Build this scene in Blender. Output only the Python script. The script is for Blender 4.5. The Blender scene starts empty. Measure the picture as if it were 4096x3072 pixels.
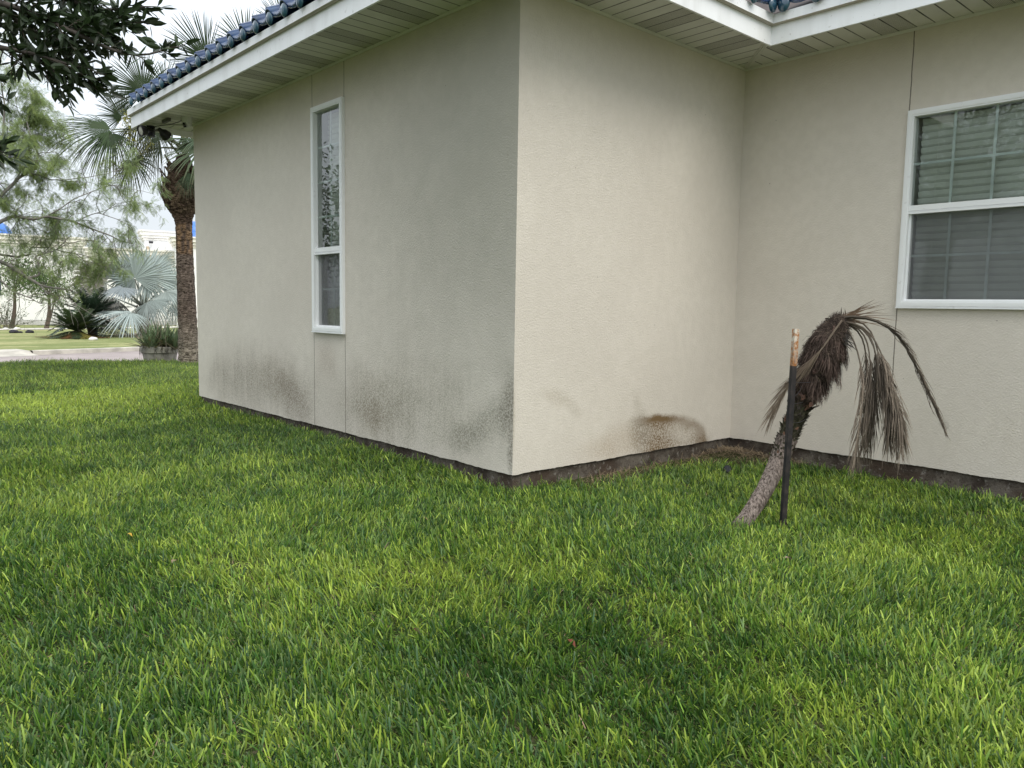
import bpy, math, random
import numpy as np
from mathutils import Vector, Matrix

random.seed(7)
RNG = np.random.default_rng(11)
scene = bpy.context.scene
col = scene.collection
R = math.radians

# ------------------------------------------------------------------ camera
CAM = np.array([3.8505, -3.4706, 1.1229])
FPX, PITCH, ROLL, HEAD = 3130.63, -0.0972, 0.0167, 0.8396
def cam_axes():
    p, r, y = PITCH, ROLL, HEAD
    fwd = np.array([-math.sin(y)*math.cos(p), math.cos(y)*math.cos(p), math.sin(p)])
    right = np.array([math.cos(y), math.sin(y), 0.0])
    up = np.cross(right, fwd)
    c, s = math.cos(r), math.sin(r)
    return c*right + s*up, -s*right + c*up, fwd
AX_R, AX_U, AX_F = cam_axes()
cam_data = bpy.data.cameras.new('camera')
cam_data.sensor_width = 36.0
cam_data.lens = FPX/4096*36.0
cam_data.clip_start = 0.05
cam_data.clip_end = 2000
cam = bpy.data.objects.new('camera', cam_data)
col.objects.link(cam)
M = Matrix.Identity(4)
for i in range(3):
    M[i][0], M[i][1], M[i][2], M[i][3] = AX_R[i], AX_U[i], -AX_F[i], CAM[i]
cam.matrix_world = M
scene.camera = cam

# ------------------------------------------------------------------ light
SUN_EL, SUN_AZ = R(52), R(-12)          # azimuth measured from +X towards +Y
world = bpy.data.worlds.new('World'); scene.world = world
world.use_nodes = True
wn, wl = world.node_tree.nodes, world.node_tree.links
wn.clear()
wo = wn.new('ShaderNodeOutputWorld'); bg = wn.new('ShaderNodeBackground')
sky = wn.new('ShaderNodeTexSky'); sky.sky_type = 'NISHITA'; sky.sun_disc = False
sky.sun_elevation = SUN_EL; sky.sun_rotation = R(90) - SUN_AZ
sky.dust_density = 4.0; sky.air_density = 1.2
tc = wn.new('ShaderNodeTexCoord')
sep = wn.new('ShaderNodeSeparateXYZ'); wl.new(tc.outputs['Generated'], sep.inputs[0])
ramp = wn.new('ShaderNodeMapRange')       # overcast dome: about three times brighter overhead than at the horizon
ramp.inputs['From Min'].default_value = 0.0; ramp.inputs['From Max'].default_value = 1.0
ramp.inputs['To Min'].default_value = 6.5; ramp.inputs['To Max'].default_value = 17.5
wl.new(sep.outputs['Z'], ramp.inputs['Value'])
cn = wn.new('ShaderNodeTexNoise'); cn.inputs['Scale'].default_value = 2.2; cn.inputs['Detail'].default_value = 5
mpp = wn.new('ShaderNodeMapping'); mpp.inputs['Scale'].default_value = (1, 1, 3.0)
wl.new(tc.outputs['Generated'], mpp.inputs[0]); wl.new(mpp.outputs[0], cn.inputs['Vector'])
cr = wn.new('ShaderNodeMapRange'); cr.inputs['From Min'].default_value = 0.3; cr.inputs['From Max'].default_value = 0.7
cr.inputs['To Min'].default_value = 0.88; cr.inputs['To Max'].default_value = 1.08
wl.new(cn.outputs['Fac'], cr.inputs['Value'])
mul = wn.new('ShaderNodeMath'); mul.operation = 'MULTIPLY'
wl.new(ramp.outputs[0], mul.inputs[0]); wl.new(cr.outputs[0], mul.inputs[1])
tint = wn.new('ShaderNodeMix'); tint.data_type = 'RGBA'; tint.blend_type = 'MULTIPLY'; tint.inputs['Factor'].default_value = 1
tint.inputs['A'].default_value = (0.92, 0.985, 1.05, 1); wl.new(mul.outputs[0], tint.inputs['B'])
mixs = wn.new('ShaderNodeMix'); mixs.data_type = 'RGBA'; mixs.inputs['Factor'].default_value = 0.88
wl.new(sky.outputs[0], mixs.inputs['A']); wl.new(tint.outputs['Result'], mixs.inputs['B'])
wl.new(mixs.outputs['Result'], bg.inputs['Color']); bg.inputs['Strength'].default_value = 0.1
wl.new(bg.outputs[0], wo.inputs[0])

sun = bpy.data.lights.new('sun', 'SUN'); sun.energy = 1.5; sun.angle = R(40); sun.color = (1.0, 0.95, 0.86)
so = bpy.data.objects.new('sun', sun); col.objects.link(so)
sd = Vector((math.cos(SUN_EL)*math.cos(SUN_AZ), math.cos(SUN_EL)*math.sin(SUN_AZ), math.sin(SUN_EL)))
so.rotation_euler = (-sd).to_track_quat('-Z', 'Y').to_euler(); so.location = (8, -4, 12)

scene.view_settings.view_transform = 'Standard'
scene.view_settings.look = 'None'
scene.view_settings.exposure = 0.45
scene.view_settings.gamma = 1.0
scene.cycles.max_bounces = 8
scene.cycles.transparent_max_bounces = 16
try:
    scene.cycles.use_denoising = True
except Exception:
    pass

# ------------------------------------------------------------------ helpers
def nz(v):
    v = np.asarray(v, float)
    return v/(np.linalg.norm(v, axis=-1, keepdims=True) + 1e-12)

def ray(px, py):
    v = AX_R*(px-2048)/FPX - AX_U*(py-1536)/FPX + AX_F
    return v
def at(px, py, dist):
    """point at a horizontal distance from where the photographer stood"""
    d = ray(px, py); return CAM + d*dist/math.hypot(d[0], d[1])
def project(P):
    v = np.asarray(P) - CAM
    z = v@AX_F
    return 2048+FPX*(v@AX_R)/z, 1536-FPX*(v@AX_U)/z, z

class MB:
    """collects vertices, quads / triangles and colours, built as ONE mesh object"""
    def __init__(s):
        s.v, s.q, s.t, s.c, s.n = [], [], [], [], 0
    def add(s, V, Q=None, T=None, C=None):
        V = np.asarray(V, float).reshape(-1, 3)
        if Q is not None and len(Q): s.q.append(np.asarray(Q, np.int64).reshape(-1, 4) + s.n)
        if T is not None and len(T): s.t.append(np.asarray(T, np.int64).reshape(-1, 3) + s.n)
        if C is None: C = np.ones((len(V), 3))
        C = np.asarray(C, float)
        if C.ndim == 1: C = np.tile(C, (len(V), 1))
        s.v.append(V); s.c.append(C); s.n += len(V)
    def box(s, lo, hi, C=None):
        x0, y0, z0 = lo; x1, y1, z1 = hi
        V = [(x0,y0,z0),(x1,y0,z0),(x1,y1,z0),(x0,y1,z0),(x0,y0,z1),(x1,y0,z1),(x1,y1,z1),(x0,y1,z1)]
        s.add(V, [(0,3,2,1),(4,5,6,7),(0,1,5,4),(1,2,6,5),(2,3,7,6),(3,0,4,7)], C=C)
    def obox(s, c, ax, ay, az, C=None):
        """box with centre and three half-axis vectors"""
        c, ax, ay, az = (np.asarray(k, float) for k in (c, ax, ay, az))
        V = [c-ax-ay-az, c+ax-ay-az, c+ax+ay-az, c-ax+ay-az, c-ax-ay+az, c+ax-ay+az, c+ax+ay+az, c-ax+ay+az]
        s.add(V, [(0,3,2,1),(4,5,6,7),(0,1,5,4),(1,2,6,5),(2,3,7,6),(3,0,4,7)], C=C)
    def tube(s, pts, rad, n=8, C=None, jit=0.0, cap=True):
        pts = np.asarray(pts, float); m = len(pts)
        rad = np.broadcast_to(np.asarray(rad, float), (m,))
        tan = nz(np.gradient(pts, axis=0))
        up = np.array([0,0,1.0]) if abs(tan[0][2]) < 0.9 else np.array([1.0,0,0])
        a = nz(np.cross(tan[0], up)); fr = []
        for i in range(m):
            a = nz(a - tan[i]*(a@tan[i])); fr.append((a, np.cross(tan[i], a)))
        th = np.arange(n)*2*math.pi/n
        V = []
        for i in range(m):
            r = rad[i]*(1 + (RNG.uniform(-jit, jit, n) if jit else np.zeros(n)))
            V.append(pts[i] + np.outer(r*np.cos(th), fr[i][0]) + np.outer(r*np.sin(th), fr[i][1]))
        V = np.concatenate(V)
        i, j = np.meshgrid(np.arange(m-1), np.arange(n), indexing='ij'); i = i.ravel(); j = j.ravel(); k = (j+1) % n
        Q = np.stack([i*n+j, i*n+k, (i+1)*n+k, (i+1)*n+j], 1)
        T = []
        if cap:
            V = np.concatenate([V, pts[:1], pts[-1:]]); b, e = m*n, m*n+1
            T = [(b, (j+1) % n, j) for j in range(n)] + [(e, (m-1)*n+j, (m-1)*n+(j+1) % n) for j in range(n)]
        if C is not None and np.ndim(C) == 2:
            C = np.repeat(np.asarray(C), n, axis=0)
            if cap: C = np.concatenate([C, C[:1], C[-1:]])
        s.add(V, Q, T, C)
    def strip(s, pts, side, w, C=None, fold=None):
        """flat ribbon along pts; w half widths; fold: offset vectors of the mid rib"""
        pts = np.asarray(pts, float); m = len(pts); side = np.broadcast_to(np.asarray(side, float), (m,3)); w = np.broadcast_to(np.asarray(w, float), (m,))[:,None]
        if fold is None:
            V = np.stack([pts-side*w, pts+side*w], 1).reshape(-1,3)
            Q = [(2*i, 2*i+1, 2*i+3, 2*i+2) for i in range(m-1)]
            k = 2
        else:
            V = np.stack([pts-side*w, pts+np.asarray(fold)*w, pts+side*w], 1).reshape(-1,3)
            Q = [q for i in range(m-1) for q in ((3*i,3*i+1,3*i+4,3*i+3),(3*i+1,3*i+2,3*i+5,3*i+4))]
            k = 3
        if C is not None and np.ndim(C) == 2: C = np.repeat(np.asarray(C), k, axis=0)
        s.add(V, Q, C=C)
    def lathe(s, prof, n=32, c=(0,0,0), C=None):
        prof = np.asarray(prof, float); m = len(prof); th = np.arange(n)*2*math.pi/n
        V = np.stack([np.outer(prof[:,0], np.cos(th)), np.outer(prof[:,0], np.sin(th)), np.repeat(prof[:,1:2], n, 1)], 2).reshape(-1,3) + np.asarray(c)
        i, j = np.meshgrid(np.arange(m-1), np.arange(n), indexing='ij'); i = i.ravel(); j = j.ravel(); k = (j+1) % n
        s.add(V, np.stack([i*n+j, i*n+k, (i+1)*n+k, (i+1)*n+j], 1), C=C)
    def build(s, name, mat, parent=None, smooth=False, colors=False):
        me = bpy.data.meshes.new(name)
        V = np.concatenate(s.v) if s.v else np.zeros((0,3))
        Q = np.concatenate(s.q) if s.q else np.zeros((0,4), np.int64)
        T = np.concatenate(s.t) if s.t else np.zeros((0,3), np.int64)
        me.vertices.add(len(V)); me.vertices.foreach_set('co', V.astype(np.float32).ravel())
        nl = len(Q)*4 + len(T)*3
        me.loops.add(nl); me.loops.foreach_set('vertex_index', np.concatenate([Q.ravel(), T.ravel()]).astype(np.int32))
        me.polygons.add(len(Q)+len(T))
        st = np.concatenate([np.arange(len(Q))*4, len(Q)*4 + np.arange(len(T))*3]).astype(np.int32)
        me.polygons.foreach_set('loop_start', st)
        me.polygons.foreach_set('use_smooth', np.full(len(st), bool(smooth)))
        if colors:
            a = me.color_attributes.new('Col', 'FLOAT_COLOR', 'POINT')
            Cc = np.concatenate(s.c); a.data.foreach_set('color', np.concatenate([Cc, np.ones((len(Cc),1))], 1).astype(np.float32).ravel())
        me.update(calc_edges=True); me.validate()
        if mat: me.materials.append(mat)
        o = bpy.data.objects.new(name, me); col.objects.link(o)
        if parent is not None:
            o.parent = parent
            o.matrix_parent_inverse = parent.matrix_basis.inverted()
        return o

def tag(o, label=None, cat=None, group=None, kind=None):
    if label: o['label'] = label
    if cat: o['category'] = cat
    if group: o['group'] = group
    if kind: o['kind'] = kind
    return o
def thing(name, loc, label, cat, group=None):
    o = bpy.data.objects.new(name, None); col.objects.link(o); o.location = tuple(float(k) for k in loc)
    o.empty_display_size = 0.1
    return tag(o, label, cat, group)

def sweep(mb, path, prof, C=None):
    """closed profile (offset to the right of travel, z) swept along a 2-D path with mitred corners"""
    path = np.asarray(path, float); m = len(path); prof = np.asarray(prof, float); k = len(prof)
    V = []
    for i in range(m):
        d0 = nz(path[i]-path[i-1]) if i else nz(path[1]-path[0]); d1 = nz(path[i+1]-path[i]) if i < m-1 else d0
        n0 = np.array([d0[1], -d0[0]]); n1 = np.array([d1[1], -d1[0]])
        b = nz(n0+n1); b = b/(b@n0)
        for o, z in prof: V.append((path[i][0]+b[0]*o, path[i][1]+b[1]*o, z))
    Q = [(i*k+j, i*k+(j+1) % k, (i+1)*k+(j+1) % k, (i+1)*k+j) for i in range(m-1) for j in range(k)]
    mb.add(V, Q, C=C)
    for i in (0, m-1):
        c = V[i*k:(i+1)*k]
        if k == 4: mb.add(c, [(0,1,2,3)], C=C)

_lat = np.random.default_rng(5).random((64, 64, 6))
def vnoise(x, y, s, ch=0):
    """smooth 2-D value noise in 0..1"""
    x = np.asarray(x)*s + 100; y = np.asarray(y)*s + 100
    i = np.floor(x).astype(int); j = np.floor(y).astype(int); u = x-i; v = y-j
    u = u*u*(3-2*u); v = v*v*(3-2*v); L = _lat[:, :, ch]
    a = L[i % 64, j % 64]; b = L[(i+1) % 64, j % 64]; c = L[i % 64, (j+1) % 64]; d = L[(i+1) % 64, (j+1) % 64]
    return (a*(1-u)+b*u)*(1-v) + (c*(1-u)+d*u)*v

# ------------------------------------------------------------------ materials
class NT:
    def __init__(s, name):
        s.m = bpy.data.materials.new(name); s.m.use_nodes = True
        s.n, s.l = s.m.node_tree.nodes, s.m.node_tree.links
        s.b = s.n['Principled BSDF']; s.out = s.n['Material Output']
        s._co = None
    def co(s):
        if s._co is None: s._co = s.n.new('ShaderNodeTexCoord').outputs['Object']
        return s._co
    def set(s, inp, v):
        if isinstance(v, bpy.types.NodeSocket): s.l.new(v, inp)
        elif isinstance(v, (tuple, list)) and len(v) == 3 and inp.type == 'RGBA': inp.default_value = (*v, 1)
        else: inp.default_value = v
    def math(s, op, a, b=None, c=None, clamp=False):
        n = s.n.new('ShaderNodeMath'); n.operation = op; n.use_clamp = clamp
        for i, v in enumerate((a, b, c)):
            if v is not None: s.set(n.inputs[i], v)
        return n.outputs[0]
    def noise(s, scale, detail=4, rough=0.55, vec=None, mscale=None, dist=0.0):
        n = s.n.new('ShaderNodeTexNoise'); n.inputs['Scale'].default_value = scale; n.inputs['Detail'].default_value = detail
        n.inputs['Roughness'].default_value = rough; n.inputs['Distortion'].default_value = dist
        v = vec if vec is not None else s.co()
        mp = s.n.new('ShaderNodeMapping'); s.l.new(v, mp.inputs[0]); v = mp.outputs[0]
        mp.inputs['Location'].default_value = (3.37, 1.61, 5.13)
        if mscale: mp.inputs['Scale'].default_value = mscale
        else: mp.inputs['Rotation'].default_value = (0.5, 0.8, 0.35)
        s.l.new(v, n.inputs['Vector']); return n.outputs['Fac']
    def ramp(s, v, a, b, lo=0.0, hi=1.0):
        n = s.n.new('ShaderNodeMapRange'); n.interpolation_type = 'SMOOTHSTEP'; n.clamp = True
        s.set(n.inputs['Value'], v); n.inputs['From Min'].default_value = a; n.inputs['From Max'].default_value = b
        n.inputs['To Min'].default_value = lo; n.inputs['To Max'].default_value = hi; return n.outputs[0]
    def mix(s, f, a, b, mode='MIX'):
        n = s.n.new('ShaderNodeMix'); n.data_type = 'RGBA'; n.blend_type = mode
        s.set(n.inputs['Factor'], f); s.set(n.inputs['A'], a); s.set(n.inputs['B'], b); return n.outputs['Result']
    def attr(s):
        n = s.n.new('ShaderNodeVertexColor'); n.layer_name = 'Col'; return n.outputs['Color']
    def xyz(s):
        n = s.n.new('ShaderNodeSeparateXYZ'); s.l.new(s.co(), n.inputs[0]); return n.outputs
    def bump(s, h, strength=0.5, dist=0.01):
        n = s.n.new('ShaderNodeBump'); n.inputs['Strength'].default_value = strength; n.inputs['Distance'].default_value = dist
        s.set(n.inputs['Height'], h); s.l.new(n.outputs[0], s.b.inputs['Normal']); return n.outputs[0]
    def base(s, c, rough=0.7, spec=0.3, metal=0.0):
        s.set(s.b.inputs['Base Color'], c); s.set(s.b.inputs['Roughness'], rough)
        s.b.inputs['Specular IOR Level'].default_value = spec; s.b.inputs['Metallic'].default_value = metal; return s.m

def mat_plain(name, c, rough=0.6, spec=0.3, var=0.12, scale=6.0, bump=0.0, bscale=60, metal=0.0):
    t = NT(name)
    f = t.noise(scale, 5)
    k = t.ramp(f, 0.3, 0.7, 1-var, 1+var)
    c2 = t.mix(1.0, c, k, 'MULTIPLY')
    if bump: t.bump(t.noise(bscale, 4), bump, 0.005)
    return t.base(c2, rough, spec, metal)

def mat_leaf(name, trans=0.3, rough=0.5, spec=0.35, tint=(1,1,1)):
    """per-leaf colour from the mesh, partly translucent"""
    t = NT(name)
    c = t.attr()
    if tint != (1,1,1): c = t.mix(1.0, c, tint, 'MULTIPLY')
    t.base(c, rough, spec)
    if trans:
        tr = t.n.new('ShaderNodeBsdfTranslucent'); t.set(tr.inputs['Color'], c)
        mx = t.n.new('ShaderNodeMixShader'); mx.inputs[0].default_value = trans
        t.l.new(t.b.outputs[0], mx.inputs[1]); t.l.new(tr.outputs[0], mx.inputs[2]); t.l.new(mx.outputs[0], t.out.inputs['Surface'])
    return t.m

# ------------------------------------------------------------------ house
W, D, H, EV = 5.69, 2.61, 3.19, 0.559       # left wing width, step depth, wall height, eave overhang
WEST = 0.43                                  # overhang at the west end
GZ = -0.130                                  # soil level
EAST = 6.5
ZF = H - 0.063

def stucco(name, stains, u_axis, seams=()):
    t = NT(name)
    X = t.xyz(); u = X[0] if u_axis == 'x' else X[1]; v = X[2]
    base = t.mix(t.ramp(t.noise(0.9, 3), 0.35, 0.65), (0.625, 0.575, 0.505), (0.67, 0.62, 0.545))
    base = t.mix(t.ramp(t.noise(14, 4), 0.3, 0.7, 0.0, 0.35), base, (0.565, 0.52, 0.45))
    speck = t.noise(75, 4, 0.7)
    streak = t.noise(1.0, 5, 0.6, mscale=(16, 16, 1.6))
    for (u0, v0, a, b, rot, amp, colr, mode) in stains:
        du = t.math('SUBTRACT', u, u0); dv = t.math('SUBTRACT', v, v0)
        cr, sr = math.cos(rot), math.sin(rot)
        p = t.math('DIVIDE', t.math('ADD', t.math('MULTIPLY', du, cr), t.math('MULTIPLY', dv, sr)), a)
        q = t.math('DIVIDE', t.math('SUBTRACT', t.math('MULTIPLY', dv, cr), t.math('MULTIPLY', du, sr)), b)
        d = t.math('SQRT', t.math('ADD', t.math('MULTIPLY', p, p), t.math('MULTIPLY', q, q)))
        d = t.math('ADD', d, t.math('MULTIPLY', t.math('SUBTRACT', t.noise(5, 4), 0.5), {'ring': 0.30, 'wash': 0.25}.get(mode, 0.6)))
        if mode == 'ring':
            cut = t.ramp(p, -0.42, 0.14)
            ins = t.math('MULTIPLY', t.ramp(d, 1.03, 0.86), cut)
            rim = t.ramp(t.math('ABSOLUTE', t.math('SUBTRACT', d, 0.84)), 0.30, 0.0)
            lft = t.math('ADD', t.ramp(p, 0.55, 0.05), t.math('MULTIPLY', t.ramp(q, 0.35, 0.05), 0.35))
            k = t.math('ADD', t.math('MULTIPLY', rim, 0.45), t.math('ADD', t.math('MULTIPLY', lft, 0.78), 0.26))
            sp = t.ramp(speck, 0.40, 0.58, 1.0, 0.32)
            k = t.math('MULTIPLY', t.math('MULTIPLY', ins, k), t.math('MAXIMUM', sp, t.math('MULTIPLY', rim, 0.8)))
        elif mode == 'streak':
            k = t.math('MULTIPLY', t.ramp(d, 1.2, 0.0), t.ramp(streak, 0.25, 0.75, 0.45, 1.0))
            k = t.math('MULTIPLY', k, t.ramp(speck, 0.38, 0.60, 1.0, 0.25))
        elif mode == 'wash':
            k = t.ramp(d, 1.0, 0.1)
        else:
            k = t.math('MULTIPLY', t.ramp(d, 1.0, 0.15), t.ramp(speck, 0.38, 0.62, 1.0, 0.25))
        k = t.math('MULTIPLY', k, amp, clamp=True)
        base = t.mix(k, base, colr)
    # fly specks and chips
    sp3 = t.n.new('ShaderNodeTexVoronoi'); sp3.inputs['Scale'].default_value = 5.5; t.l.new(t.co(), sp3.inputs['Vector'])
    base = t.mix(t.ramp(sp3.outputs['Distance'], 0.026, 0.016, 0.0, 0.75), base, (0.10, 0.085, 0.065))
    for s, zlo, zhi in seams:
        wob = t.math('MULTIPLY', t.math('SUBTRACT', t.noise(9, 4), 0.5), 0.012)
        dd = t.math('ABSOLUTE', t.math('SUBTRACT', t.math('ADD', u, wob), s))
        k = t.ramp(dd, 0.0052, 0.0026)
        k = t.math('MULTIPLY', k, t.math('MULTIPLY', t.math('GREATER_THAN', v, zlo), t.math('LESS_THAN', v, zhi)))
        base = t.mix(t.math('MULTIPLY', k, 0.85), base, (0.10, 0.088, 0.07))
    h = t.noise(88, 2.5, 0.55, dist=0.3)
    t.bump(h, 0.6, 0.006)
    return t.base(base, 0.88, 0.15)

ALG = (0.17, 0.165, 0.125); BRN = (0.17, 0.115, 0.062); GRY = (0.16, 0.135, 0.105)
M_left = stucco('stucco_left', [
    (0.3, 2.0, 2.9, 2.2, 0, 0.60, (0.25, 0.252, 0.21), 'wash'),
    (-4.3, 0.30, 1.45, 0.50, 0.05, 0.75, GRY, 'streak'),
    (-4.9, 0.30, 0.5, 0.26, 0.0, 0.45, GRY, 'streak'),
    (-3.22, 0.22, 0.58, 0.32, -0.2, 0.80, (0.16, 0.125, 0.09), 'speck'),
    (-3.65, 0.40, 0.65, 0.30, 0.0, 0.45, (0.22, 0.18, 0.13), 'speck'),
    (-2.55, 0.62, 0.28, 0.26, 0, 0.35, (0.28, 0.21, 0.155), 'speck'),
    (-1.72, 0.26, 0.62, 0.42, -0.1, 0.88, (0.17, 0.135, 0.085), 'streak'),
    (-1.75, 0.20, 0.35, 0.20, 0, 0.50, (0.20, 0.15, 0.095), 'speck'),
    (-1.3, 0.45, 0.9, 0.42, 0, 0.42, (0.24, 0.21, 0.155), 'streak'),
    (-0.52, 0.18, 0.36, 0.17, 0.15, 0.62, ALG, 'speck'),
    (-0.25, 0.34, 0.42, 0.19, 0.55, 0.62, ALG, 'speck'),
    (-0.03, 0.46, 0.20, 0.34, 0, 0.75, (0.13, 0.115, 0.085), 'speck'),
    (-0.02, 0.15, 0.05, 0.30, 0, 0.75, (0.13, 0.115, 0.085), 'speck'),
    (-0.9, 0.35, 1.0, 0.45, 0, 0.45, (0.24, 0.225, 0.17), 'streak'),
    (-2.9, 0.22, 3.3, 0.50, 0, 0.36, (0.26, 0.235, 0.185), 'speck'),
    (-1.2, 1.2, 1.6, 2.6, 0, 0.20, (0.24, 0.235, 0.19), 'streak'),
], 'x', [(-2.770, -0.1, 0.9), (-2.205, -0.1, 0.9), (-2.775, 2.85, 3.2), (-2.210, 2.85, 3.2)])
M_centre = stucco('stucco_centre', [
    (1.48, 0.02, 0.86, 0.29, -0.02, 1.0, (0.175, 0.115, 0.058), 'ring'),
    (1.36, 0.17, 0.20, 0.22, 0.3, 0.75, (0.20, 0.165, 0.12), 'speck'),
    (1.30, 0.40, 0.07, 0.18, 0.5, 0.32, (0.30, 0.27, 0.21), 'speck'),
    (1.06, 0.10, 0.40, 0.20, 0.1, 0.42, (0.33, 0.235, 0.14), 'speck'),
    (0.80, 0.08, 0.30, 0.13, 0.0, 0.20, (0.36, 0.27, 0.17), 'speck'),
    (0.40, 0.50, 0.20, 0.085, -0.35, 0.40, (0.33, 0.28, 0.20), 'speck'),
    (0.58, 0.41, 0.16, 0.07, -0.6, 0.30, (0.33, 0.29, 0.215), 'speck'),
    (0.0, 0.38, 0.025, 0.35, 0, 0.5, (0.25, 0.22, 0.15), 'speck'),
], 'y')
M_right = stucco('stucco_right', [
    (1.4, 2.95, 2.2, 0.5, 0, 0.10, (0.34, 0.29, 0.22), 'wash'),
    (1.9, 0.25, 0.9, 0.35, 0, 0.18, (0.40, 0.35, 0.27), 'streak'),
    (1.78, 0.33, 0.03, 0.06, 0.5, 0.4, (0.22, 0.19, 0.15), 'speck'),
    (2.25, 0.35, 0.25, 0.35, 0, 0.25, (0.36, 0.30, 0.22), 'streak'),
], 'x', [(1.379, 2.59, 3.2), (1.379, -0.1, 1.19)])

def t_concrete():
    t = NT('foundation_concrete')
    f = t.ramp(t.noise(5, 6, 0.65), 0.35, 0.62)
    c = t.mix(f, (0.055, 0.043, 0.035), (0.15, 0.13, 0.108))
    c = t.mix(t.ramp(t.noise(2.2, 3), 0.52, 0.66), c, (0.075, 0.055, 0.042))
    c = t.mix(t.ramp(t.noise(24, 4), 0.56, 0.70), c, (0.21, 0.19, 0.165))
    c = t.mix(t.ramp(t.noise(60, 3), 0.58, 0.7), c, (0.05, 0.04, 0.03))
    t.bump(t.noise(40, 5, 0.7), 0.8, 0.012)
    return t.base(c, 0.95, 0.1)
M_found = t_concrete()

def t_vinyl(name, c, dirt=0.12, rough=0.45, col=False):
    t = NT(name)
    k = t.noise(1.0, 4, 0.6, mscale=(5, 5, 0.7))
    cc = t.mix(t.ramp(k, 0.45, 0.75, 0, dirt), c, (0.35, 0.34, 0.30))
    cc = t.mix(t.ramp(t.noise(30, 3), 0.66, 0.72, 0, dirt*1.4), cc, (0.30, 0.28, 0.24))
    t.bump(t.noise(3, 2), 0.05, 0.01)
    if col: cc = t.mix(1.0, cc, t.attr(), 'MULTIPLY')
    return t.base(cc, rough, 0.35)
M_fascia = t_vinyl('fascia_metal', (0.86, 0.87, 0.88), 0.22)
M_drip = t_vinyl('drip_edge_metal', (0.42, 0.38, 0.31), 0.25)
M_soffit = t_vinyl('soffit_vinyl', (0.68, 0.675, 0.62), 0.16, col=True)
M_frame = t_vinyl('window_vinyl', (0.82, 0.83, 0.83), 0.10, 0.35)

def t_vent(axis):
    t = NT('soffit_vent_' + axis)
    X = t.xyz(); u, v = (X[0], X[1])
    fu = t.math('SUBTRACT', t.math('FRACT', t.math('MULTIPLY', u, 1/0.0098)), 0.5)
    fv = t.math('SUBTRACT', t.math('FRACT', t.math('MULTIPLY', v, 1/0.0098)), 0.5)
    d = t.math('SQRT', t.math('ADD', t.math('MULTIPLY', fu, fu), t.math('MULTIPLY', fv, fv)))
    k = t.ramp(d, 0.36, 0.26)
    c = t.mix(k, (0.64, 0.63, 0.57), (0.05, 0.048, 0.044))
    return t.base(c, 0.55, 0.3)
M_vent = t_vent('panel')

house = thing('house', (0, 0, GZ), 'cream stucco house with white soffit and blue tiled roof', 'house')

def wall_panel(name, mat, origin, udir, ulen, u0, holes, zt=H):
    """stucco skin on a grid with window openings; ragged bottom edge and a returned lip"""
    mb = MB(); origin = np.asarray(origin, float); ud = np.asarray(udir, float); inn = np.array([-ud[1], ud[0], 0.0])
    us = sorted(set([u0, u0+ulen] + [h[0] for h in holes] + [h[1] for h in holes]))
    zs = sorted(set([0.05, zt] + [h[2] for h in holes] + [h[3] for h in holes]))
    P = lambda u, z, d=0.0: origin + ud*u + inn*d + np.array([0, 0, z])
    for a, b in zip(us, us[1:]):
        for c, d in zip(zs, zs[1:]):
            if any(h[0] <= a and b <= h[1] and h[2] <= c and d <= h[3] for h in holes): continue
            mb.add([P(a, c), P(b, c), P(b, d), P(a, d)], [(0, 1, 2, 3)])
    n = int(ulen/0.02); ug = np.linspace(u0, u0+ulen, n+1)
    j = (vnoise(ug, ug*0+origin[0], 5, 1)-0.5)*0.007 + (vnoise(ug, ug*0, 45, 2)-0.5)*0.005
    j[0] = j[-1] = 0
    V = []
    for uu, jj in zip(ug, j): V += [P(uu, 0.05), P(uu, jj), P(uu, jj+0.002, 0.028)]
    mb.add(V, [q for i in range(n) for q in ((3*i+1, 3*i+4, 3*i+3, 3*i), (3*i+2, 3*i+5, 3*i+4, 3*i+1))])
    for h in holes:                        # reveals of the opening
        a, b, c, d = h
        e = 0.14
        mb.add([P(a, c), P(a, d), P(a, d, e), P(a, c, e)], [(0, 1, 2, 3)])
        mb.add([P(b, c), P(b, d), P(b, d, e), P(b, c, e)], [(3, 2, 1, 0)])
        mb.add([P(a, c), P(b, c), P(b, c, e), P(a, c, e)], [(3, 2, 1, 0)])
        mb.add([P(a, d), P(b, d), P(b, d, e), P(a, d, e)], [(0, 1, 2, 3)])
    o = mb.build(name, mat, house)
    return o
WL = (-2.757, -2.200, 0.877, 2.873)          # slim window, outer frame
WR = (1.380, 2.520, 1.175, 2.600)            # right window, outer frame
hole = lambda w: (w[0]+0.035, w[1]-0.035, w[2]+0.035, w[3]-0.035)
wall_panel('wall', M_left, (0, 0, 0), (1, 0, 0), W, -W, [hole(WL)])
wall_panel('wall', M_centre, (0, 0, 0), (0, 1, 0), D, 0, [])
wall_panel('wall', M_right, (0, D, 0), (1, 0, 0), EAST, 0, [hole(WR)])
wall_panel('wall', M_right, (-W, 9, 0), (0, -1, 0), 9, 0, [])
mb = MB()                                     # concrete footing, set back under the stucco lip
rec = 0.022
pts = [(-W+rec, 9), (-W+rec, rec), (-rec, rec), (-rec, D+rec), (EAST, D+rec)]
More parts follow.
